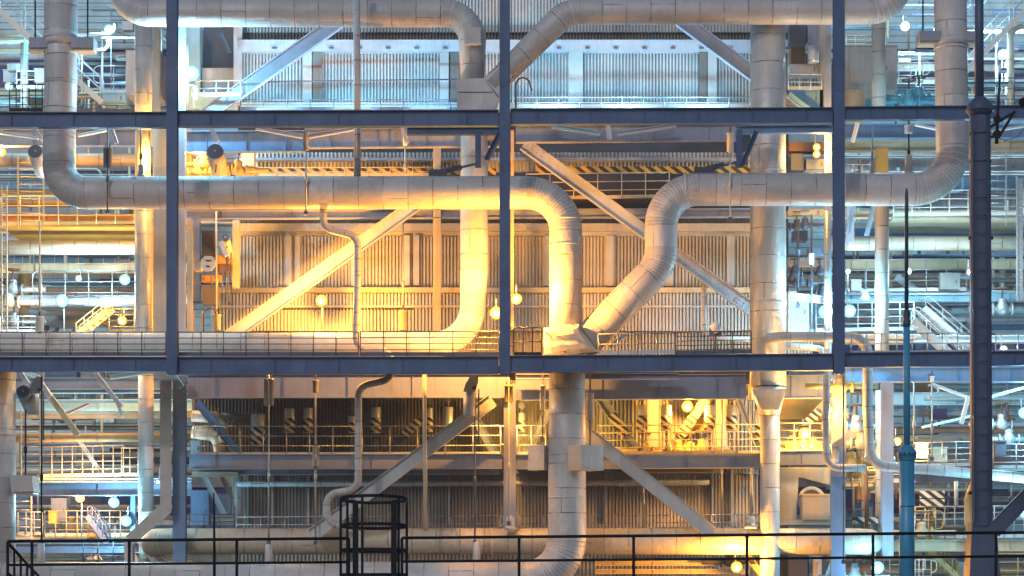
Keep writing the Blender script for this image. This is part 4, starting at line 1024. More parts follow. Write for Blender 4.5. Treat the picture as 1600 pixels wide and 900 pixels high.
# ---------------------------------------------------------------- level members of the side bays: (y, h, Y, mat, kind, label)
LB = (
 (-12, 14, 34, 'steel_sky', 'b', 'highest cool blue beam across the bay of the grey riser'),
 (66, 7, 18, 'cream', 'p', 'upper cream pipe left of the grey riser', 45),
 (80, 9, 18.5, 'clad', 'p', 'lower cream pipe left of the grey riser', 45),
 (88, 12, 26, 'clad', 'p', 'pale pipe passing behind the white cabinet', 200),
 (100, 5, 27, 'clad_cream', 'p', 'thin cream pipe above the looped rail', 200),
 (145, 9, 24, 'cream', 'b', 'cream beam under the looped handrail'),
 (160, 14, 22, 'steel_sky', 'b', 'cool blue beam just above the upper front beam, riser bay'),
 (216, 26, 12, 'steel_grey', 'b', 'grey girder with knee braces behind the big riser'),
 (250, 20, 16, 'clad_cream', 'p', 'fat cream pipe behind the brown faced drum'),
 (276, 5, 22, 'white', 'b', 'white sill above the blue windows of the ladder bay'),
 (302, 8, 20, 'cream', 'b', 'cream beam behind the yellow ladder rungs'),
 (318, 12, 19, 'clad_brown', 'p', 'brown pipe behind the yellow ladder'),
 (344, 15, 13, 'yellow', 'b', 'bright yellow toe beam of the ladder landing'),
 (361, 9, 15, 'steel_pale', 'b', 'pale grey beam below the yellow toe beam'),
 (371, 11, 17, 'steel_blue', 'b', 'blue grey beam below the yellow toe beam'),
 (387, 22, 14, 'clad_cream', 'p', 'fat cream pipe across the ladder bay, mid height'),
 (420, 15, 16, 'cream', 'b', 'cream beam over the cool lamp landing'),
 (438, 4, 24, 'steel_dark', 'b', 'dark rail beam behind the landing lamps'),
 (452, 12, 26, 'clad_cream', 'p', 'cream pipe behind the landing lamps'),
 (470, 14, 15, 'steel_pale', 'b', 'pale grey beam behind the cool lamp on a pole'),
 (487, 12, 17, 'clad', 'p', 'silver pipe behind the cool lamp on a pole'),
 (503, 18, 20, 'clad', 'p', 'fat silver pipe behind the yellow stair'),
 (600, 18, 10, 'steel_grey', 'b', 'shadowed grey girder under the lower front beam, drum bay'),
 (612, 6, 9, 'steel_sky', 'b', 'cool lit beam edge beside the perforated hanger arm'),
 (634, 18, 14, 'steel_sky', 'b', 'cool blue girder behind the pale knee braces'),
 (648, 14, 15, 'cream', 'p', 'cream pipe behind the raking knee brace, lower bay'),
 (668, 6, 24, 'concrete', 'b', 'concrete beam above the brown rusty pipe'),
 (684, 14, 11, 'clad_brown', 'p', 'rusty brown pipe across the lower bay'),
 (700, 10, 26, 'steel_pale', 'b', 'pale beam behind the wire rail landing'),
 (720, 12, 30, 'clad_bright', 'p', 'silver pipe behind the wire rail landing'),
 (736, 14, 28, 'clad_bright', 'p', 'lower silver pipe behind the wire rail landing'),
 (751, 6, 13, 'steel_sky', 'b', 'cool lit beam under the wire rail landing'),
 (765, 20, 10, 'steel_grey', 'b', 'heavy grey girder above the orange lamp'),
 (792, 6, 30, 'clad_cream', 'p', 'cream pipe behind the orange lamp'),
 (815, 12, 30, 'steel_pale', 'b', 'pale beam behind the lowest cool lamp'),
 (838, 8, 14, 'cream', 'b', 'cream sill of the lowest landing'),
 (857, 15, 11, 'steel_grey', 'b', 'grey girder just above the bottom pipe, drum bay'),
 (876, 7, 20, 'cream', 'b', 'cream beam just above the bottom pipe'),
)
for r in LB:
    y, h, Y, mat, k, lab = r[:6]; Y = rm(Y); xe = r[6] if len(r) > 6 else 262; x0 = -90
    if k == 'b': beam(x0, y, 300 if xe == 262 else xe, y - .6, h, Y, lab, mat, .4, 4 if h > 10 else 0, 'level_beam', 'beam')
    else: pipe([(x0, y), (300 if xe == 262 else xe, y - .5)], h / 2, Y, lab, mat if mat.startswith('clad') else mat, name='level_pipe', n=24)
RB = (
 (-8, 10, 34, 'steel_sky', 'b', 'highest cool blue beam across the mast bay'),
 (44, 4, 30, 'steel_sky', 'b', 'thin cool beam above the white lamp, mast bay'),
 (88, 12, 30, 'clad', 'p', 'pale pipe in the dark band behind the mast'),
 (106, 14, 28, 'concrete', 'b', 'concrete beam behind the looped rail by the mast'),
 (128, 10, 27, 'concrete', 'b', 'lower concrete beam behind the looped rail by the mast'),
 (139, 5, 26, 'steel_dark', 'b', 'dark rail beam above the cyan machine'),
 (158, 14, 22, 'steel_sky', 'b', 'cool blue beam just above the upper front beam, mast bay'),
 (206, 22, 12, 'steel_blue', 'b', 'blue girder with hanger lugs right of the far front column'),
 (229, 17, 15, 'cream', 'b', 'warm cream duct behind the two hanger sleeves'),
 (246, 4, 20, 'white', 'b', 'white sill above the blue windows of the mast bay'),
 (272, 6, 22, 'white', 'b', 'white beam below the blue windows of the mast bay'),
 (318, 12, 24, 'wall_pale', 'b', 'pale beam behind the riser elbow by the mast'),
 (336, 11, 13, 'cream', 'b', 'cream toe beam of the landing by the mast'),
 (352, 10, 16, 'steel_sky', 'b', 'cool blue beam below the cream toe beam'),
 (364, 12, 17, 'steel_blue', 'b', 'blue grey beam below the cream toe beam'),
 (381, 22, 14, 'clad_cream', 'p', 'fat cream pipe across the mast bay, mid height'),
 (405, 6, 26, 'violet', 'b', 'thin violet beam above the landing lamp by the mast'),
 (414, 16, 16, 'cream', 'b', 'cream beam over the landing lamps by the mast'),
 (425, 3, 22, 'steel_dark', 'b', 'dark rail beam behind the small lamp on the blue pole'),
 (440, 14, 24, 'concrete', 'b', 'concrete band behind the small lamp on the blue pole'),
 (465, 15, 15, 'steel_sky', 'b', 'sky blue girder behind the twin cool lamps'),
 (476, 4, 14.5, 'steel_dark', 'b', 'dark beam edge above the white stair'),
 (487, 8, 20, 'steel_sky', 'p', 'cool blue pipe behind the white stair'),
 (500, 8, 20.5, 'clad_bright', 'p', 'silver pipe behind the white stair'),
 (512, 9, 22, 'steel_blue', 'p', 'blue pipe behind the white stair'),
 (530, 10, 13, 'white', 'b', 'bright white beam under the twin cool lamps'),
 (586, 23, 9, 'steel_blue', 'b', 'blue girder below the lower front beam, behind the pole'),
 (604, 8, 26, 'steel_sky', 'b', 'cool lit beam behind the hanging hook'),
 (624, 20, 18, 'steel_sky', 'b', 'sky blue girder behind the hanging hook'),
 (645, 10, 24, 'wall_blue', 'b', 'pale blue beam below the hanging hook'),
 (672, 10, 22, 'concrete', 'b', 'grimy concrete beam between blue pole and mast'),
 (686, 12, 20, 'cream', 'p', 'cream lit pipe just above the wire rail by the mast'),
 (748, 14, 13, 'steel_grey', 'b', 'grey girder below the sloping small pipe'),
 (762, 5, 26, 'steel_sky', 'b', 'cool beam above the striped boards'),
 (808, 10, 28, 'machine_cyan', 'b', 'cyan beam behind the wire rails, lower mast bay'),
 (853, 18, 10, 'cream', 'b', 'wide cream girder crossing behind pole and mast base'),
 (872, 8, 16, 'wall_pale', 'b', 'pale beam under the wide cream girder'),
 (890, 14, 26, 'cream', 'b', 'lowest cream beam at the bottom edge by the mast'),
)
for y, h, Y, mat, k, lab in RB:
    Y = rm(Y)
    if k == 'b': beam(1290, y, 1700, y - .8, h, Y, lab, mat, .4, 5 if h > 10 else 0, 'level_beam', 'beam')
    else: pipe([(1290, y), (1700, y - 1)], h / 2, Y, lab, mat, name='level_pipe', n=24)

# ---------------------------------------------------------------- upright members
for x, y0, y1, r, Y, mat, lab in (
    (224, 40, 200, 13.5, 9, 'clad', 'pale round column behind the fluted elbow, top'),
    (223, 205, 330, 12, 10, 'cream', 'gold lit round column above the big pipe'),  # same column, warmer paint here stands for the gold lamplight
    (224, 325, 540, 13.5, 8.5, 'clad_bright', 'bright white round column beside the yellow stair'),
    (228, 585, 800, 12, 8.5, 'clad', 'shadow dappled round column beside the brown pipe'),
    (227, 775, 880, 10, 11, 'clad_cream', 'pale round column behind the bent square duct'),
    (38, 68, 180, 6, 18, 'clad_stain', 'grimy short standpipe left of the grey riser'),
    (38, 425, 520, 9, 17, 'clad_brown', 'brown standpipe behind the leaning cream ladder pole'),
    (1373, 30, 172, 11, 11, 'clad_stain', 'rust streaked round column before the concrete vessel'),
    (1579, 45, 172, 5.5, 16, 'clad_cream', 'cream standpipe under the cream header by the white lamp'),
    (1378, 318, 560, 11, 8.5, 'clad_stain', 'stained round column below the big level pipe'),
    (1566, 400, 470, 5, 22, 'clad_bright', 'short silver standpipe right of the mast'),
    (1576, 405, 470, 6, 24, 'clad_brown', 'short brown standpipe right of the mast'),
    (1376, 610, 840, 8.5, 9, 'clad', 'wide shaded round column behind the lavender column'),
    (1349, 600, 880, 3, 10, 'clad', 'thin upright pipe between the two small elbows'),
    (1354, 735, 830, 3, 7.5, 'rust_brown', 'thin dark standpipe above the striped base frame'),
    (1336, 880, 960, 6, 8, 'steel_sky', 'cool lit stub pipe at the bottom edge'),
):
    pipe([(x, y0), (x, y1)], r, Y, lab, mat, n=24, cat='column' if r > 8 else 'pipe', name='round_column' if r > 8 else 'standpipe')
pipe([(1660, 42), (1579, 42), (1579, 60)], 5, 16, 'cream header pipe bending down beside the white lamp', 'clad_cream', .6, 20)
pipe([(1560, 905), (1515, 830), (1512, 780), (1524, 750)], 6, 9, 'rusty bent pipe beside the mast foot', 'clad_brown', .8, 20)
pipe([(1494, 752), (1494, 792)], 3.2, 10, 'short hanging pipe stub between the striped boards and mast', 'clad_cream')
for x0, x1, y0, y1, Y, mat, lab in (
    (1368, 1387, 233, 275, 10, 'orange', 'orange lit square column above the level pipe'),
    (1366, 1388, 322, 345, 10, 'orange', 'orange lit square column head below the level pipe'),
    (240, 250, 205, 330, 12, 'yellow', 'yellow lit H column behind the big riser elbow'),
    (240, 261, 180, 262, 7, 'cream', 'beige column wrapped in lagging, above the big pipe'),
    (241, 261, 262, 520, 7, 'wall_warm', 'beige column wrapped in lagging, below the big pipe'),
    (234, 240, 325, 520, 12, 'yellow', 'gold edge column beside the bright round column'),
    (240, 250, 40, 178, 8, 'wall_warm', 'beige lagged column beside the dark front column, top'),
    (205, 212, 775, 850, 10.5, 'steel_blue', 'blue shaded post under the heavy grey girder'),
    (146, 150, 160, 200, 12, 'cream', 'short post below the looped handrail'),
    (255, 262, 590, 640, 9, 'cream', 'short cream post beside the square duct'),
    (1322, 1334, 318, 380, 11, 'steel_pale', 'pale raking post below the level pipe by the blue column'),
    (1388, 1395, 745, 870, 12, 'steel_pale', 'pale post right of the lavender column'),
    (1419, 1428, 745, 870, 14, 'steel_sky', 'cool post behind the thick blue pole'),
    (1590, 1597, 280, 470, 11, 'galv', 'grey upright of the far right scaffold'),
):
    column(x0, x1, y0, y1, Y, lab, mat, .35, cat='column')
# bent square duct at the left column foot
thing('square_duct', 'bent grey square duct running down beside the H column', 'duct', (MB().prism(*[[W(x, y, Y) for x, y, Y in r] for r in (((250, 588, 4.6), (268, 588, 4.6), (268, 588, 5.4), (250, 588, 5.4)), ((250, 788, 4.6), (268, 800, 4.6), (268, 800, 5.4), (250, 788, 5.4)))]), 'clad_stain'))
thing('square_duct', 'raking lower leg of the bent square duct', 'duct', (MB().prism(*[[W(x, y, Y) for x, y, Y in r] for r in (((250, 788.4, 4.62), (268, 800.4, 4.62), (268, 800.4, 5.38), (250, 788.4, 5.38)), ((196, 838, 4.62), (208, 852, 4.62), (208, 852, 5.38), (196, 838, 5.38)))]), 'clad_stain'))
thing('square_duct', 'vertical bottom leg of the bent square duct', 'duct', (pb(194, 842, 207, 885, 4.7, .6), 'clad_stain'))

# ---------------------------------------------------------------- braces and struts in the side bays
for a in ((52, 200, 66, 218, 6, 6, 'pale knee brace under the upper front beam beside the riser', 'steel_pale'), (173, 198, 182, 224, 6, 6, 'pale knee brace behind the double rod hanger', 'steel_pale'), (122, 212, 168, 203, 4, 8, 'slim sloping strut right of the riser', 'white'), (-10, 206, 60, 216, 4, 8, 'slim sloping strut left of the riser', 'white'),
          (330, 200, 340, 222, 7, 5.5, 'pale knee brace holding the black faced drum', 'steel_pale'), (400, 200, 475, 214, 6, 5.5, 'pale sloping strut right of the black faced drum', 'steel_pale'), (478, 214, 560, 200, 6, 5.5, 'pale sloping strut left of the slim pole', 'steel_pale'), (628, 198, 636, 224, 6, 5.5, 'short pale knee brace in front of the lavender girder', 'steel_pale'),
          (862, 197, 938, 209, 6, 4.4, 'cool lit strut falling to the white knee brace', 'steel_sky'), (966, 209, 1056, 196, 6, 4.4, 'pale strut rising from the white knee brace', 'steel_pale'), (950, 196, 953, 218, 7, 4.2, 'white knee brace above the riveted brace', 'white'),
          (1340, 192, 1332, 222, 6, 8, 'white knee brace behind the tapered hanger rod', 'white'), (1430, 195, 1475, 204, 3, 8, 'thin white strut above the riser elbow by the mast', 'white'), (1530, 208, 1620, 194, 3, 8, 'thin white strut right of the mast top', 'white'),
          (120, 612, 35, 580, 6, 12, 'cool lit strut beside the perforated hanger arm', 'steel_sky'), (58, 588, 78, 620, 7, 7.5, 'pale knee brace near the thick edge pipe', 'steel_pale'), (32, 582, 44, 600, 7, 7.5, 'short knee brace against the thick edge pipe', 'steel_pale'), (148, 582, 190, 636, 7, 7.8, 'pale knee brace crossing the cool girder', 'steel_pale'),
          (70, 608, 122, 680, 9, 8.2, 'long pale raking brace from hanger arm to brown pipe', 'cream'), (125, 690, 160, 742, 6, 14, 'raking brace behind the wire rail', 'steel_pale'), (172, 590, 240, 580, 6, 8, 'cool sloping strut under the lower front beam', 'steel_sky'), (272, 588, 284, 605, 8, 4.6, 'cool lit knee brace at the foot of the dark blue column', 'steel_sky'),
          (228, 326, 250, 362, 5, 9, 'white knee brace beside the bright round column', 'white'), (140, 630, 100, 648, 5, 12, 'thin strut behind the raking brace', 'steel_pale'), (180, 620, 192, 652, 5, 10, 'pale short strut right of the cool girder', 'white'),
          (1455, 600, 1545, 633, 4, 12, 'thin white strut between pole and mast', 'white'), (1540, 645, 1440, 668, 4, 14, 'thin cool strut beneath the hook', 'steel_sky'), (1620, 600, 1540, 622, 4, 12, 'thin white strut right of the mast', 'white'), (1513, 620, 1502, 662, 6, 8, 'white bracket arm left of the mast', 'white'),
          (1400, 432, 1462, 478, 12, 17, 'broad pale raking plate behind the blue pole lamp', 'wall_pale'), (1335, 318, 1324, 365, 7, 9.5, 'pale raking channel right of the far dark blue column', 'steel_pale'), (1365, 322, 1354, 368, 7, 9.5, 'second pale raking channel before the stained column', 'steel_pale'),
          (1612, 768, 1552, 830, 24, -6, 'dark raking strut bracing the mast foot', 'mast'), (150, 868, 178, 905, 8, 12, 'cream raking strut just above the bottom pipe', 'cream'), (208, 868, 232, 905, 8, 12, 'cream raking strut left of the low pipe elbow', 'cream'),
          (1300, 880, 1285, 920, 8, 9, 'cool strut left of the bottom cool lamp', 'steel_sky')):
    brace(a[0], a[1], a[2], a[3], a[4], a[5], a[6], a[7], .2, False)

# ---------------------------------------------------------------- handrails and decks in the side bays
for a in ((26, 138, 74, 138, 27, 17, 4, 'white handrail left of the grey riser', 'white', 1, (False, False)), (158, 145, 197, 145, 42, 15.5, 3, 'white looped handrail below the cool white lamp', 'white', 2, (True, False)), (130, 176, 262, 176, 12, 12, 6, 'dark low handrail above the upper front beam, riser bay', 'steel_dark', 1, (False, False)),
          (15, 174, 66, 174, 42, 8, 6, 'black scaffold guard rail left of the grey riser', 'black', 3, (False, False)), (2, 352, 210, 350, 45, 12.6, 8, 'yellow handrail of the ladder landing', 'rail_yellow', 2, (False, False)), (65, 474, 212, 474, 51, 14.6, 5, 'grey looped handrail of the lamp landing', 'galv', 2, (True, False)),
          (170, 520, 250, 520, 38, 9.5, 5, 'yellow handrail beside the glowing warm lamp', 'rail_yellow', 3, (True, False)), (0, 520, 56, 520, 26, 14, 3, 'pale handrail behind the leaning ladder pole', 'white', 2, (False, False)), (65, 746, 193, 744, 48, 12.6, 9, 'cream wire rail landing below the brown pipe', 'cream', 3, (False, False)),
          (190, 744, 216, 744, 44, 12, 3, 'short cream rail with perforated gate post', 'cream', 2, (False, False)), (70, 838, 205, 838, 40, 13.6, 9, 'cream handrail behind the lowest cool lamp', 'cream', 3, (False, False)), (28, 836, 66, 836, 36, 13, 4, 'cream handrail beside the thick edge pipe', 'cream', 2, (False, False)),
          (130, 880, 200, 880, 36, 9.5, 4, 'cool dark handrail left of the bent square duct', 'steel_dark', 2, (False, False)), (295, 826, 366, 826, 22, 8.4, 4, 'dark handrail at the blue shaded cabinet', 'steel_dark', 1, (True, False)), (70, 895, 138, 895, 16, 14, 6, 'pale barred rail just above the bottom pipe', 'white', 2, (False, False)),
          (1404, 130, 1442, 130, 36, 15.5, 3, 'white looped handrail left of the mast riser', 'white', 2, (False, True)), (1322, 75, 1365, 75, 20, 24, 4, 'cream small handrail above the concrete vessel', 'cream', 2, (False, False)), (1530, 172, 1640, 172, 50, 12, 5, 'dark handrail right of the mast ball joint', 'steel_dark', 2, (False, False)),
          (1318, 275, 1362, 275, 18, 8, 4, 'bent pale handrail on top of the level pipe', 'galv', 1, (True, False)), (1396, 338, 1600, 336, 40, 12.6, 8, 'white handrail under the riser elbow, crossing the mast', 'white', 2, (False, False)), (1322, 456, 1510, 454, 50, 14.6, 7, 'pale handrail behind the small lamp on the blue pole', 'galv', 2, (False, False)),
          (1275, 518, 1428, 516, 44, 11, 8, 'bright white handrail behind the twin cool lamps', 'white', 3, (False, False)), (1330, 554, 1520, 552, 32, .9, 9, 'pale handrail on the lower front beam by the white stair', 'galv', 1, (False, False)), (1556, 552, 1660, 550, 30, .9, 4, 'pale handrail on the lower front beam right of the mast', 'galv', 1, (False, False)),
          (1428, 730, 1516, 728, 38, 12, 5, 'grey wire rail left of the mast above the sloping pipe', 'galv', 3, (False, False)), (1552, 732, 1660, 732, 38, 12, 4, 'grey wire rail right of the mast above the sloping pipe', 'galv', 3, (False, False)), (1430, 842, 1600, 840, 50, 13, 12, 'white wire rail below the striped boards', 'white', 4, (False, False)),
          (1428, 842, 1462, 842, 44, 11, 4, 'gold lit guard rail by the thick blue pole', 'rail_yellow', 2, (False, True)), (1390, 905, 1436, 905, 34, 10, 3, 'pale looped guard rail beside the bottom cool lamp', 'white', 2, (True, True)), (1556, 905, 1660, 905, 40, 10, 4, 'gold lit handrail right of the mast base', 'rail_yellow', 2, (True, False)),
          (1320, 760, 1366, 760, 30, 13, 5, 'gold lit rail behind the small elbow pipes', 'rail_yellow', 3, (False, False)), (1322, 830, 1348, 830, 34, 9.6, 3, 'dark curved guard rail by the thin dark standpipe', 'steel_dark', 1, (True, True)), (1430, 905, 1455, 905, 30, 9, 3, 'cream looped gate right of the thick blue pole', 'cream', 1, (True, True))):
    rail(*a[:7], a[7], a[8], a[9], .024, True, a[10])
for x0, x1, y, Y, d, lab, mat in ((0, 215, 352, 13, 5, 'grating landing at the foot of the yellow ladder', 'yellow'), (60, 215, 476, 15, 5, 'grating landing under the cool lamp on a pole', 'galv'), (60, 220, 747, 13, 4, 'grating landing of the cream wire rail', 'cream'), (20, 212, 840, 14, 4, 'grating landing behind the lowest cool lamp', 'cream'), (20, 205, 150, 21, 4, 'grating landing of the white looped rail', 'steel_sky'),
                                 (1395, 1640, 340, 13, 4, 'grating landing under the riser elbow by the mast', 'cream'), (1322, 1520, 458, 15, 5, 'grating landing behind the small lamp on the blue pole', 'galv'), (1275, 1440, 521, 11.4, 4, 'bright grating landing of the twin cool lamps', 'white'), (1425, 1660, 733, 12.4, 4, 'grating landing above the sloping pipe', 'galv'), (1425, 1660, 845, 13.4, 4, 'grating landing below the striped boards', 'galv'), (1400, 1640, 148, 21, 4, 'grating landing by the cyan machine', 'steel_sky')):
    deck(x0, x1, y, Y, d, lab, mat, 3)
ladder(48, 243, 356, 40, 11.5, 'wide yellow ladder left of the big pipe elbow', 'rail_yellow', .3)
ladder(48, 638, 745, 30, 10, 'cream ladder beside the thick edge pipe', 'cream', .32)
ladder(34, 770, 850, 30, 12, 'cream ladder behind the lowest landing by the edge pipe', 'cream', .34)
ladder(7, 290, 520, 8, 10.5, 'leaning cream ladder pole at the picture edge', 'cream', .4, lean=-.3)
ladder(1559, 236, 352, 26, 12, 'grey ladder right of the mast beside the riser elbow', 'galv', .3)
ladder(1597, 275, 470, 16, 11, 'grey scaffold ladder at the far edge beyond the mast', 'galv', .34)
stair(-10, 8, 160, 160, 15, 'white stair falling behind the grey riser', 'white', .9, 42)
stair(172, 480, 118, 524, 12, 'yellow lit stair below the cool lamp on a pole', 'rail_yellow', .9, 20)
stair(1612, 6, 1500, 120, 15, 'white stair rising right behind the mast top', 'white', .9, 42)
stair(1428, 500, 1530, 590, 9.8, 'white stair falling right from the twin lamp landing', 'white', .9, 30)
stair(1444, 480, 1560, 580, 14, 'pale stair flight farther back behind the white stair', 'wall_pale', .9, 26)
stair(1452, 860, 1500, 905, 11, 'gold lit short stair by the mast base', 'rail_yellow', .8, 26)
stair(136, 806, 168, 850, 12.5, 'dark short stair under the orange lamp', 'steel_dark', .8, 26)
stair(212, 838, 262, 905, 9, 'cool lit stair behind the low pipe elbow', 'galv', .8, 26)
stair(138, 870, 168, 905, 15, 'pale stair just above the bottom pipe', 'steel_pale', .8, 18)

# ---------------------------------------------------------------- boxes, vessels and machines in the side bays
for x0, y0, x1, y1, Y, d, mat, lab in ((197, 80, 250, 148, 14, 2, 'wall_pale', 'white cabinet behind the pale round column'), (54, 108, 68, 128, 16.4, .3, 'white', 'small white sign box left of the grey riser'), (5, 110, 20, 128, 20, .6, 'wall_pale', 'pale box above the little cool lamp'),
                                       (160, 146, 196, 160, 15, 1.5, 'steel_sky', 'cool pipe shoe under the looped handrail'), (1318, 72, 1402, 140, 14, 5, 'concrete', 'stained concrete grey vessel box behind the rust streaked column'), (1318, 142, 1352, 196, 13, 1.4, 'cream', 'gold lit box under the concrete grey vessel'),
                                       (1406, 140, 1446, 158, 14, 1.5, 'machine_cyan', 'cyan machine casing left of the mast riser'), (1352, 150, 1410, 168, 16, 1.5, 'machine_cyan', 'low cyan casing beside the gold lit box'), (1556, 690, 1572, 712, 11.6, .4, 'steel_dark', 'grey switch box on the wire rail right of the mast'),
                                       (1330, 438, 1346, 454, 13, .5, 'wall_pale', 'pale junction box by the looped lamp bracket'), (1470, 428, 1500, 452, 14.2, .5, 'concrete', 'concrete grey cabinet behind the landing rail'), (1575, 800, 1640, 812, 8, .6, 'wall_pale', 'pale luminaire shelf at the far edge beside the greenish lamp'),
                                       (1320, 668, 1350, 700, 12, .6, 'cream', 'cream panel behind the pale column foot'), (1340, 745, 1360, 780, 14, .6, 'yellow', 'yellow lit panel between the columns'), (1336, 808, 1372, 818, 8.5, .8, 'haz_white', 'striped base frame under the thin dark standpipe'),
                                       (1432, 694, 1450, 716, 13, .5, 'wall_blue', 'blue glazed cabinet behind the wire rail'), (1454, 700, 1480, 722, 14, .5, 'cream', 'cream cabinet behind the wire rail'), (80, 780, 104, 815, 16, .6, 'wall_pale', 'white panel left of the orange lamp'), (76, 800, 88, 818, 13, .2, 'orange', 'orange sign disc board on the lowest landing rail'),
                                       (150, 640, 178, 660, 20, .7, 'wall_blue', 'pale blue casing behind the raking brace'), (1500, 880, 1540, 905, 12, .8, 'wall_blue', 'blue casing beside the gold short stair'), (1232, 872, 1262, 900, 10, .8, 'pit', 'dark opening left of the bottom cool column'), (1264, 870, 1284, 905, 10.4, .8, 'steel_pale', 'pale casing left of the bottom cool lamp'),
                                       (10, 690, 30, 730, 18, 1, 'wall_warm', 'beige casing behind the cream ladder'), (70, 560, 120, 590, 26, 1, 'steel_blue', 'blue casing behind the cool strut')):
    cabinet(x0, y0, x1, y1, Y, d, lab, mat, (x1 - x0) > 20 and mat not in ('haz_white', 'pit'), lid=mat != 'haz_white')
for y0, lab in ((767, 'upper black and white striped board between blue pole and mast'), (780, 'lower black and white striped board between blue pole and mast')):
    thing('striped_board', lab, 'warning board', (pb(1437, y0, 1476, y0 + 11, 12.4, .06), 'haz_white'))
thing('round_vessel', 'dark domed cooler top behind the blue pole below the beam', 'vessel', (MB().cyl(W(1434, 607, 20), W(1434, 607, 23), 22 * S(20), n=24), 'rust_brown'))
thing('hood_cap', 'slanted grey rain hood on a short stack beside the grey column', 'rain hood', [('hood_shell', slab([(1299, 694), (1316, 683), (1319, 688), (1319, 697), (1300, 698)], 4.6, .6), 'steel_grey'), ('stack', MB().cyl(W(1305, 722, 4.9), W(1305, 696, 4.9), 6 * S(4.9), n=16), 'clad')])
for i, (x, y, Y, k, lab) in enumerate(((1345, 690, 9, 'cream', 'upper cream valve beside the slim column pipe'), (1338, 664, 9, 'white', 'highest cream valve beside the slim column pipe'), (1340, 645, 9.4, 'galv', 'small grey valve below the lower front beam by the pole'), (1330, 720, 10, 'rail_yellow', 'gold lit valve above the small pipe run'), (1345, 716, 10.4, 'galv', 'grey valve above the small pipe run'),
                                 (1338, 735, 11, 'rail_yellow', 'gold lit valve below the small pipe run'), (1440, 830, 11, 'cream', 'cream valve beside the gold guard rail'), (1456, 822, 11.5, 'rust_brown', 'rusty valve behind the gold guard rail'), (1566, 480, 13, 'clad_stain', 'stained round valve right of the mast'), (1420, 155, 12, 'machine_cyan', 'cyan valve in front of the cyan machine'), (1436, 150, 12.4, 'machine_cyan', 'second cyan valve in front of the cyan machine'),
                                 (20, 450, 15, 'galv', 'grey valve behind the leaning ladder pole'), (14, 470, 15, 'cream', 'cream valve low behind the leaning ladder pole'), (22, 500, 16, 'galv', 'lowest grey valve by the pale edge handrail'), (60, 215, 14, 'galv', 'grey valve beside the brown faced drum'), (98, 650, 22, 'galv', 'grey valve behind the long raking brace'), (180, 830, 18, 'galv', 'grey valve below the lowest cool lamp'), (110, 820, 18, 'cream', 'cream valve below the orange lamp'),
                                 (1335, 900, 8, 'white', 'white valve under the bottom cool lamp'), (1315, 600, 5, 'rail_yellow', 'gold clamp valve at the foot of the far dark blue column'), (1565, 660, 14, 'clad_stain', 'stained valve cluster left of the far cool lamp'), (1576, 684, 14, 'galv', 'grey valve under the far cool lamp'))):
    valve(x, y, Y, lab, 1.5, k if k != 'clad_stain' else 'galv')
# bracket lamps with goose necks that are unlit, hooks
thing('hook_block', 'dark crane hook hanging above the wire rail between pole and mast', 'hook', [('cheek_block', MB().box(W(1455, 590, 5), .25, .12, .3), 'steel_dark'), ('hook', MB().sweep([W(1455, 592, 5) + Vector((.3 * math.sin(t), 0, -.25 - .25 * (1 - math.cos(t)))) for t in [-.4 + .5 * i for i in range(9)]], .05, 0, 6, None), 'galv')])
for x, y, lab in ((1352, 462, 'unlit bell lamp hanging left of the stained column'), (1612, 470, 'unlit bell lamp beyond the mast')):
    if x < 1600: thing('bell_lamp', lab, 'lamp', [('shade', MB().lathe(W(x, y + 6, 10), [(.2, 0), (.19, .1), (.08, .35), (.05, .45)], 14), 'white'), ('stem', MB().cyl(W(x, y - 4, 10), W(x, y - 40, 10), .03, n=6), 'steel_dark')])

# ---------------------------------------------------------------- crowded small-bore piping far back in the bays
rnd = random.Random(11)
for side, xa, xb in (('grey riser', -40, 262), ('mast', 1320, 1640)):
    G1, G2 = 'thin level lines in the far pipe rack by the ' + side, 'thin upright lines in the far pipe rack by the ' + side
    for i in range(80):
        y = rnd.uniform(-10, 900); L = rnd.uniform(50, 190); x = rnd.uniform(xa, xb - 40); Y = rnd.uniform(17, 30)
        mat = rnd.choice(('galv', 'steel_sky', 'white', 'cream', 'steel_blue', 'wall_pale', 'steel_dark'))
        thin([(x, y), (min(x + L, xb), y), (min(x + L, xb), y + rnd.choice((-1, 1)) * rnd.uniform(10, 40))], rnd.uniform(1, 3.2), Y, 'one of the thin elbowed lines in the far pipe rack by the ' + side, mat, 'rack_pipe', 'pipe', 8, .3, G1)
    for i in range(60):
        x = rnd.uniform(xa, xb); y = rnd.uniform(-20, 800); Y = rnd.uniform(17, 30)
        mat = rnd.choice(('galv', 'steel_sky', 'white', 'cream', 'clad_brown', 'wall_pale', 'steel_grey'))
        thin([(x, y), (x, y + rnd.uniform(40, 140))], rnd.uniform(1, 3), Y, 'one of the thin upright lines in the far pipe rack by the ' + side, mat, 'rack_pipe', 'pipe', 8, .3, G2)

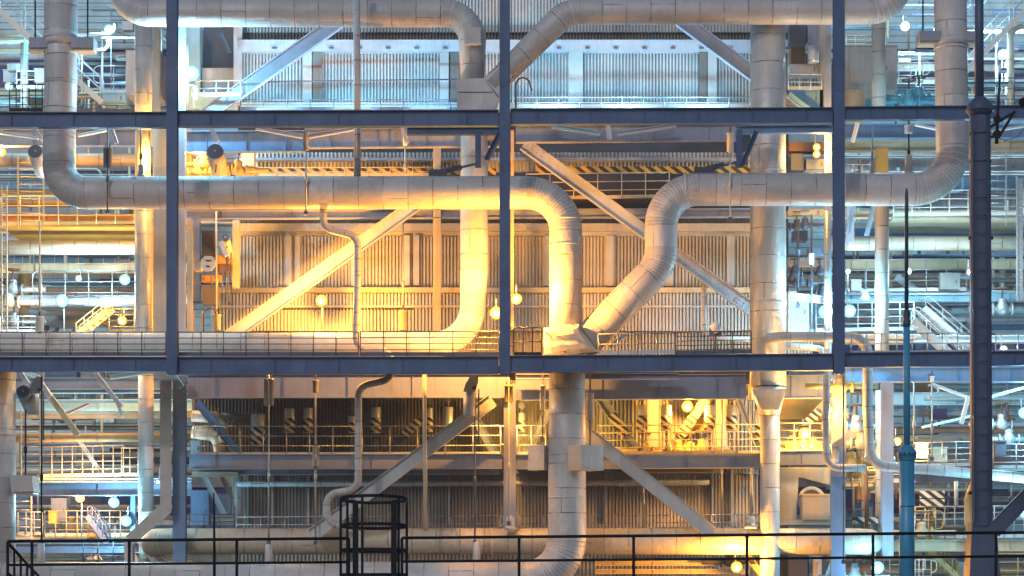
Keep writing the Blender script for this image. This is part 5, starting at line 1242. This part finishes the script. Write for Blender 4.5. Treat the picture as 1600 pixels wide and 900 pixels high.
# small boxes and trays crowded into the racks
for side, xa, xb in (('grey riser', -40, 255), ('mast', 1325, 1640)):
    for i in range(22):
        x = rnd.uniform(xa, xb - 20); y = rnd.choice((rnd.uniform(0, 160), rnd.uniform(280, 520), rnd.uniform(600, 880))); Y = rnd.uniform(18, 28); w = rnd.uniform(6, 26); h = rnd.uniform(4, 16)
        mat = rnd.choice(('galv', 'steel_sky', 'cream', 'steel_dark', 'wall_pale', 'steel_blue', 'violet', 'wall_warm'))
        thing('rack_box', 'one of the small boxes fixed in the far pipe rack by the ' + side, 'equipment box', (MB().pbox(x, y, x + w, y + h, Y, .5), mat), 'small boxes in the far pipe rack by the ' + side)
    for i in range(16):
        x = rnd.uniform(xa, xb - 60); y = rnd.choice((rnd.uniform(20, 160), rnd.uniform(290, 520), rnd.uniform(600, 880))); Y = rnd.uniform(15, 24); L = rnd.uniform(60, 160)
        mat = rnd.choice(('galv', 'steel_sky', 'cream', 'steel_dark', 'white'))
        a, b = W(x, y, Y), W(min(x + L, xb), y, Y)
        thing('cable_tray', 'one of the shallow cable trays in the pipe rack by the ' + side, 'cable tray', (MB().ibeam(a, b, .16, .5, (0, 0, 1), .02, .06), mat), 'cable trays in the pipe rack by the ' + side)
# ================================================================ dark mast, blue pole, black guard rail nearest the camera
YM = -14
def oct_(w, y, Y=YM, x=1532): return W(x, y, Y)
s = S(YM)
mp = [('upper_tube', MB().cyl(W(1530, 160, YM), W(1530, -90, YM), 7.2 * s, 6.6 * s, 20), 'mast'),
      ('ball_joint', MB().lathe(W(1531, 182, YM), [(14 * s, 0), (19.5 * s, .12), (20 * s, 8 * s), (21 * s, 9 * s), (20 * s, 16 * s), (12 * s, 27 * s), (8 * s, 30 * s)], 20), 'mast', [('joint_flange', MB().cyl(W(1531, 174, YM), W(1531, 171, YM), 22 * s, n=20), 'mast')]),
      ('lower_shaft', MB().prism([W(1534, 905, YM) + Vector((17.5 * s * math.cos(a), 17.5 * s * math.sin(a), 0)) for a in [math.pi / 8 + math.pi / 4 * i for i in range(8)]], [W(1531, 182, YM) + Vector((16.8 * s * math.cos(a), 16.8 * s * math.sin(a), 0)) for a in [math.pi / 8 + math.pi / 4 * i for i in range(8)]]), 'mast')]
for y in (208, 252):
    mp.append(('band_clamp', MB().cyl(W(1531.5, y, YM), W(1531.5, y + 2.5, YM), 18.6 * s, n=16), 'mast'))
for i in range(23):
    y = 280 + 28.5 * i; x = 1531.3 + (y - 200) * .0045
    if y < 830: mp.append(('step_rung', MB().cyl(W(x - 11, y, YM - .46), W(x + 11, y, YM - .46), .014, n=5), 'pole_dark'))
for dx in (-11.5, 11.5): mp.append(('cable_strip', MB().bar(W(1531.5 + dx, 200, YM - .42), W(1534 + dx, 820, YM - .42), .05, .04, (1, 0, 0)), 'pole_dark'))
mp.append(('flared_foot', MB().prism([W(1534, 930, YM) + Vector((a * 26 * s, b * 26 * s, 0)) for a, b in ((-1, -1), (1, -1), (1, 1), (-1, 1))], [W(1534, 816, YM) + Vector((a * 18.5 * s, b * 18.5 * s, 0)) for a, b in ((-1, -1), (1, -1), (1, 1), (-1, 1))]), 'mast'))
for y in (372, 770): mp.append(('clamp_ear', MB().box(W(1532.5, y, YM), 38 * s, .12, .1), 'black'))
thing('mast', 'dark octagonal mast with ball joint and step rungs near the right edge', 'mast', mp)
# antenna gear on the mast
p = W(1556, 205, YM)
thing('antenna_bracket', 'dark antenna bracket with clamps on the mast below its ball joint', 'antenna bracket',
      [('arm', MB().bar(W(1545, 200, YM), W(1580, 178, YM), .09, .06), 'black'), ('bent_arm', MB().sweep([W(1548, 214, YM), W(1562, 212, YM), (W(1572, 196, YM)), W(1585, 174, YM)], .05, .1, 6, None), 'black'),
       ('clamp_ring', MB().cyl(W(1558, 186, YM - .1), W(1558, 186, YM + .1), .13, n=10), 'black'), ('clamp_ring', MB().cyl(W(1558, 210, YM - .1), W(1558, 210, YM + .1), .15, n=10), 'black'),
       ('whip', MB().cyl(W(1557, 225, YM), W(1562, 120, YM), .06, .03, 8), 'black'), ('dish_head', MB().cyl(W(1598, 160, YM - .1), W(1604, 157, YM + .1), .15, n=10), 'black')])
thing('hanging_cable', 'thin black cable looping from the antenna bracket', 'cable', (MB().sweep([W(1556, 214, YM) + Vector((x, 0, z)) for x, z in ((0, 0), (.3, -.12), (.7, .0), (1.1, .45), (1.5, 1.1))], .012, .2, 5, None), 'black'))
# blue pole
YB = -13; s = S(YB)
thing('blue_pole', 'tall stepped pole, thin dark tip above bright blue flanged sections', 'pole',
      [('tip_rod', MB().lathe(W(1416.5, 492, YB), [(3.2 * s, 0), (2.8 * s, 4.0), (2.4 * s, 190 * s), (1.0 * s, 198 * s)], 12), 'pole_dark'),
       ('upper_flange', MB().lathe(W(1416.5, 512, YB), [(5 * s, 0), (6.4 * s, .1), (6.4 * s, .22), (4.5 * s, .3), (6 * s, .38), (5.5 * s, .5), (3 * s, .62)], 14), 'pole_dark'),
       ('middle_tube', MB().cyl(W(1417, 698, YB), W(1416.5, 508, YB), 5.4 * s, 5.2 * s, 18), 'pole_blue'),
       ('flange_cap', MB().lathe(W(1417, 722, YB), [(11 * s, 0), (14.5 * s, 4 * s), (15 * s, 12 * s), (15.8 * s, 12.5 * s), (15.8 * s, 14.5 * s), (14.5 * s, 15 * s), (12 * s, 22 * s), (6 * s, 27 * s)], 20), 'pole_blue',
        [('flange_bolt', MB().box(W(1417 + dx, 709, YB - .32), .05, .05, .12), 'pole_dark') for dx in (-11, -4, 4, 11)]),
       ('lower_tube', MB().cyl(W(1417, 960, YB), W(1417, 716, YB), 12 * s, n=22), 'pole_blue'),
       ('tube_joint', MB().cyl(W(1417, 792, YB), W(1417, 790.5, YB), 12.3 * s, n=22), 'pole_dark')])

# black guard rail, ladder cage and platform
YF = -42; s = S(YF); r = 0.032
def fz(x): return 846 - 14 * (x / 1600)                       # the rail climbs slightly to the right
def grail(x0, x1, posts, label, corner=False):
    ps = []
    tops = [W(x, fz(x), YF) for x in (x0, x1)]; mids = [W(x, fz(x) + 37, YF) for x in (x0, x1)]
    ps.append(('top_rail', MB().cyl(tops[0], tops[1], r, n=10), 'black')); ps.append(('mid_rail', MB().cyl(mids[0], mids[1], r * .85, n=10), 'black'))
    for x in posts: ps.append(('post', MB().cyl(W(x, 932, YF), W(x, fz(x), YF), r, n=10), 'black'))
    thing('guard_rail', label, 'guard rail', ps, 'black guard rails of the near platform')
grail(12, 545, (12, 50, 202, 370, 545), 'near black guard rail left of the ladder cage')
grail(628, 1680, (628, 811, 990, 1167, 1364, 1556), 'near black guard rail right of the ladder cage, running past the blue pole')
ps = []
a, b = W(12, 848, YF + .2), W(62, 902, YF + 2.2)
ps.append(('top_rail', MB().cyl(a, b, r, n=8), 'black')); o = Vector((0, 0, -.62)); ps.append(('mid_rail', MB().cyl(a + o, b + o, r * .8, n=8), 'black'))
for i in range(6):
    q = a.lerp(b, i / 5); ps.append(('post', MB().cyl(q + Vector((0, 0, -1.15)), q, r * .8, n=8), 'black'))
thing('stair_rail', 'near black stair rail dropping away at the bottom corner', 'guard rail', ps)
thing('lightning_rod', 'thin black rod standing on the near platform left of the ladder cage', 'rod', (MB().sweep([W(335, 935, YF), W(335, 860, YF), W(334, 770, YF)], [.03, .03, .012], 0, 8, None), 'black'))
cx = 584; cr = 52 * s; cps = []
cen = W(cx, 900, YF + .35)
def hoop(py):
    tilt = max(0, 898 - py) / 120 * 4.6 * s
    c = W(cx, py, YF + .35); pts = [c + Vector((cr * math.cos(t), -cr * .62 * math.sin(t), tilt * math.sin(t))) for t in [2 * math.pi * i / 28 for i in range(29)]]
    m = MB()
    for (p, q) in zip(pts[:-1], pts[1:]):
        m.bar(p, q + (q - p) * .06, .065, .016, (0, 0, 1))
    return m
for py in (780, 822, 860, 898): cps.append(('cage_hoop', hoop(py), 'black'))
for t in (0, math.pi, math.pi * .22 + math.pi, math.pi * .78 + math.pi, math.pi * 1.4):
    t = t if t in (0, math.pi) else t
    p = W(cx, 940, YF + .35) + Vector((cr * math.cos(t), cr * .62 * math.sin(t), 0)); q = W(cx, 778, YF + .35) + Vector((cr * math.cos(t), cr * .62 * math.sin(t), 0))
    cps.append(('cage_bar', MB().bar(p, q, .055, .02, (1, 0, 0)), 'black'))
for x in (555.5, 615.5):
    cps.append(('stile', MB().bar(W(x, 940, YF - .05), W(x, 785, YF - .05), .12, .07, (1, 0, 0)), 'black'))
for i in range(3):
    pass
for i in range(1): cps.append(('rung', MB().cyl(W(555, 932, YF), W(615, 932, YF), .02, n=6), 'black'))
cps.append(('stile_cap', MB().bar(W(533, 783, YF - .05), W(557, 783, YF - .05), .05, .06), 'black')); cps.append(('stile_cap', MB().bar(W(613, 783, YF - .05), W(636, 783, YF - .05), .05, .06), 'black'))
thing('ladder_cage', 'black hooped ladder cage rising above the near guard rail', 'ladder cage', cps)
# platform under the rail (below the picture)
pf = MB(); a = W(-200, 934, YF); b = W(1900, 934, YF)
pf.box(((a.x + b.x) / 2, YF - .2 + 2.2, a.z - .1), b.x - a.x, 5.0, .2)
struct('platform', pf, 'steel_dark')
for i, x in enumerate((-150, 500, 1100, 1850)):
    c = W(x, 934, YF + 2); m = MB().box((c.x, c.y, (c.z - .2) / 2), .4, .4, c.z - .2)
    struct('platform_leg', m, 'steel_dark')
# ================================================================ lamps
for a in (
 # centre, warm
 (502, 470, 7.5, 'warm', 2600, 'warm lamp on a short pole in front of the lower ribbed wall', 1.1, 515),
 (807, 467, 2.4, 'warm', 2200, 'upper warm lamp against the middle dark blue column', 1.0, None),
 (775, 489, 3.2, 'warm', 2200, 'lower warm lamp just left of the middle dark blue column', 1.2, None),
 (1074, 635, 9.4, 'warm', 900, 'blazing warm lamp hung in the gallery between bright cans', 1.2, None),
 (1257, 677, 8.2, 'gold', 900, 'gold lamp beside the yellow shutter, upper of the cluster', 1.2, None),
 (1267, 696, 8, 'gold', 250, 'small gold lamp low right in the shutter cluster', .65, None),
 (1254, 697, 8, 'gold', 250, 'small gold lamp low left in the shutter cluster', .5, None),
 (1151, 886, 6.0, 'warm', 1500, 'warm lamp at the bottom edge under the low pipe', 1.1, None),
 (314, 243, 7.8, 'gold', 500, 'small gold lamp left of the black faced drum', .8, None),
 (1276, 230, 7.4, 'gold', 350, 'upper of two gold lamps beside the vessel above the level pipe', .75, None),
 (1276, 241, 7.4, 'gold', 350, 'lower of two gold lamps beside the vessel above the level pipe', .75, None),
 (1296, 640, 5.4, 'gold', 700, 'gold lamp half hidden behind the slim warm pipe at the shutter', .9, None),
 (1402, 690, 12.5, 'gold', 1100, 'gold lamp half hidden by the blue pole flange', .9, None),
 (247, 243, 10, 'gold', 1300, 'gold lamp on the yellow H column above the big pipe', .8, None),
 (2, 237, 13, 'gold', 2600, 'gold lamp at the picture edge by the fat cream pipe', 1.0, None),
 (795, 655, 8.4, 'gold', 800, 'gold lamp tucked behind the grey middle column in the gallery', .8, None),
 (886, 700, 8.6, 'gold', 500, 'gold lamp tucked behind the big lower pipe', .8, None),
 # left bay
 (171, 47, 18, 'cool', 3600, 'cool white lamp between grey riser and fluted elbow', 1.15, 145),
 (300, 115, 6.5, 'cool', 3200, 'dazzling cool lamp right beside the dark blue column', 1.5, 172),
 (14, 135, 17, 'cool', 900, 'small cool lamp at the top picture edge by the scaffold rail', .9, None),
 (195, 437, 13.5, 'cool', 1000, 'cool lamp at the end of the landing beside the bright column', 1.15, None),
 (123, 435, 14, 'white', 500, 'small white lamp behind the landing handrail', .65, None),
 (97, 470, 12.5, 'cool', 1300, 'cool white lamp on a thin pole above the pale pipe', 1.35, 522),
 (191, 501, 11, 'gold', 1800, 'round warm lamp in the yellow stair rail', .95, None),
 (125, 778, 12, 'warm', 900, 'orange lamp below the heavy grey girder', 1.0, 838),
 (178, 785, 12, 'cool', 1100, 'cool lamp right of the orange lamp', 1.15, None),
 (197, 814, 10, 'cool', 1100, 'lowest cool lamp beside the bent square duct', 1.15, None),
 (247, 753, 6.5, 'cool', 250, 'tiny cool lamp on the square duct', .45, None),
 # right bay
 (1414, 41, 19, 'white', 4200, 'white lamp between fluted elbow and mast riser', 1.05, None),
 (1567, 85, 18, 'white', 3400, 'white lamp on a pole under the stair right of the mast', 1.05, 172),
 (1290, 487, 7.2, 'cool', 1500, 'left one of the twin cool lamps by the far dark blue column', 1.45, None),
 (1327, 486, 8.5, 'cool', 1200, 'right one of the twin cool lamps by the far dark blue column', 1.3, None),
 (1419, 424, 11, 'white', 600, 'small white lamp seen against the blue pole tip', .75, 470),
 (1516, 425, 11, 'white', 900, 'small peach white lamp at the edge of the mast', .75, None),
 (1325, 424, 14, 'white', 250, 'dim round lamp by the pale junction box', .6, 460),
 (1568, 546, 3, 'white', 700, 'small rosy lamp on the lower front beam right of the mast', .75, None),
 (1600, 645, 12, 'cool', 1900, 'cool lamp cut by the picture edge right of the mast', 1.2, None),
 (1602, 800, 4, 'cool', 1700, 'greenish lamp at the lower picture edge by the raking strut', 1.2, None),
 (1371, 887, 6, 'cool', 900, 'cool lamp at the bottom edge between column and blue pole', 1.3, None),
):
    k = {'warm': .9, 'gold': .5, 'cool': .42, 'white': .5}[a[3]]
    lamp(a[0], a[1], a[2], a[3], a[4] * k, a[5], a[6], a[7])
# luminaires along the upper walkway that wash the ribbed wall (hidden behind the front beam)
for i, (x0, x1) in enumerate(((400, 460), (520, 580), (640, 700), (830, 890), (950, 1010), (1070, 1130))):
    tube_lamp(x0, x1, 172, 8.6, 'cool', 120, ['cool tube lamp at the wall foot under the falling left brace', 'cool tube lamp at the wall foot by the slim pole', 'cool tube lamp at the wall foot left of the white junction', 'cool tube lamp at the wall foot right of the middle column', 'cool tube lamp at the middle of the wall foot before the vessel', 'cool tube lamp at the wall foot next to the vessel'][i], (0, .55, 1))


# ================================================================ haze added to give the lamps a glow and lift the shadows
hz = MB(); hz.box((0, -14, 17), 150, 170, 42)
m = bpy.data.materials.new('glow_haze'); m.use_nodes = True; nt = m.node_tree; nt.nodes.remove(nt.nodes['Principled BSDF'])
v = nt.nodes.new('ShaderNodeVolumePrincipled'); v.inputs['Density'].default_value = 0.0005; v.inputs['Color'].default_value = (.88, .93, 1, 1); v.inputs['Anisotropy'].default_value = 0.0
nt.links.new(v.outputs[0], nt.nodes['Material Output'].inputs['Volume']); MATS['glow_haze'] = m
struct('haze', hz, 'glow_haze', 'stuff')
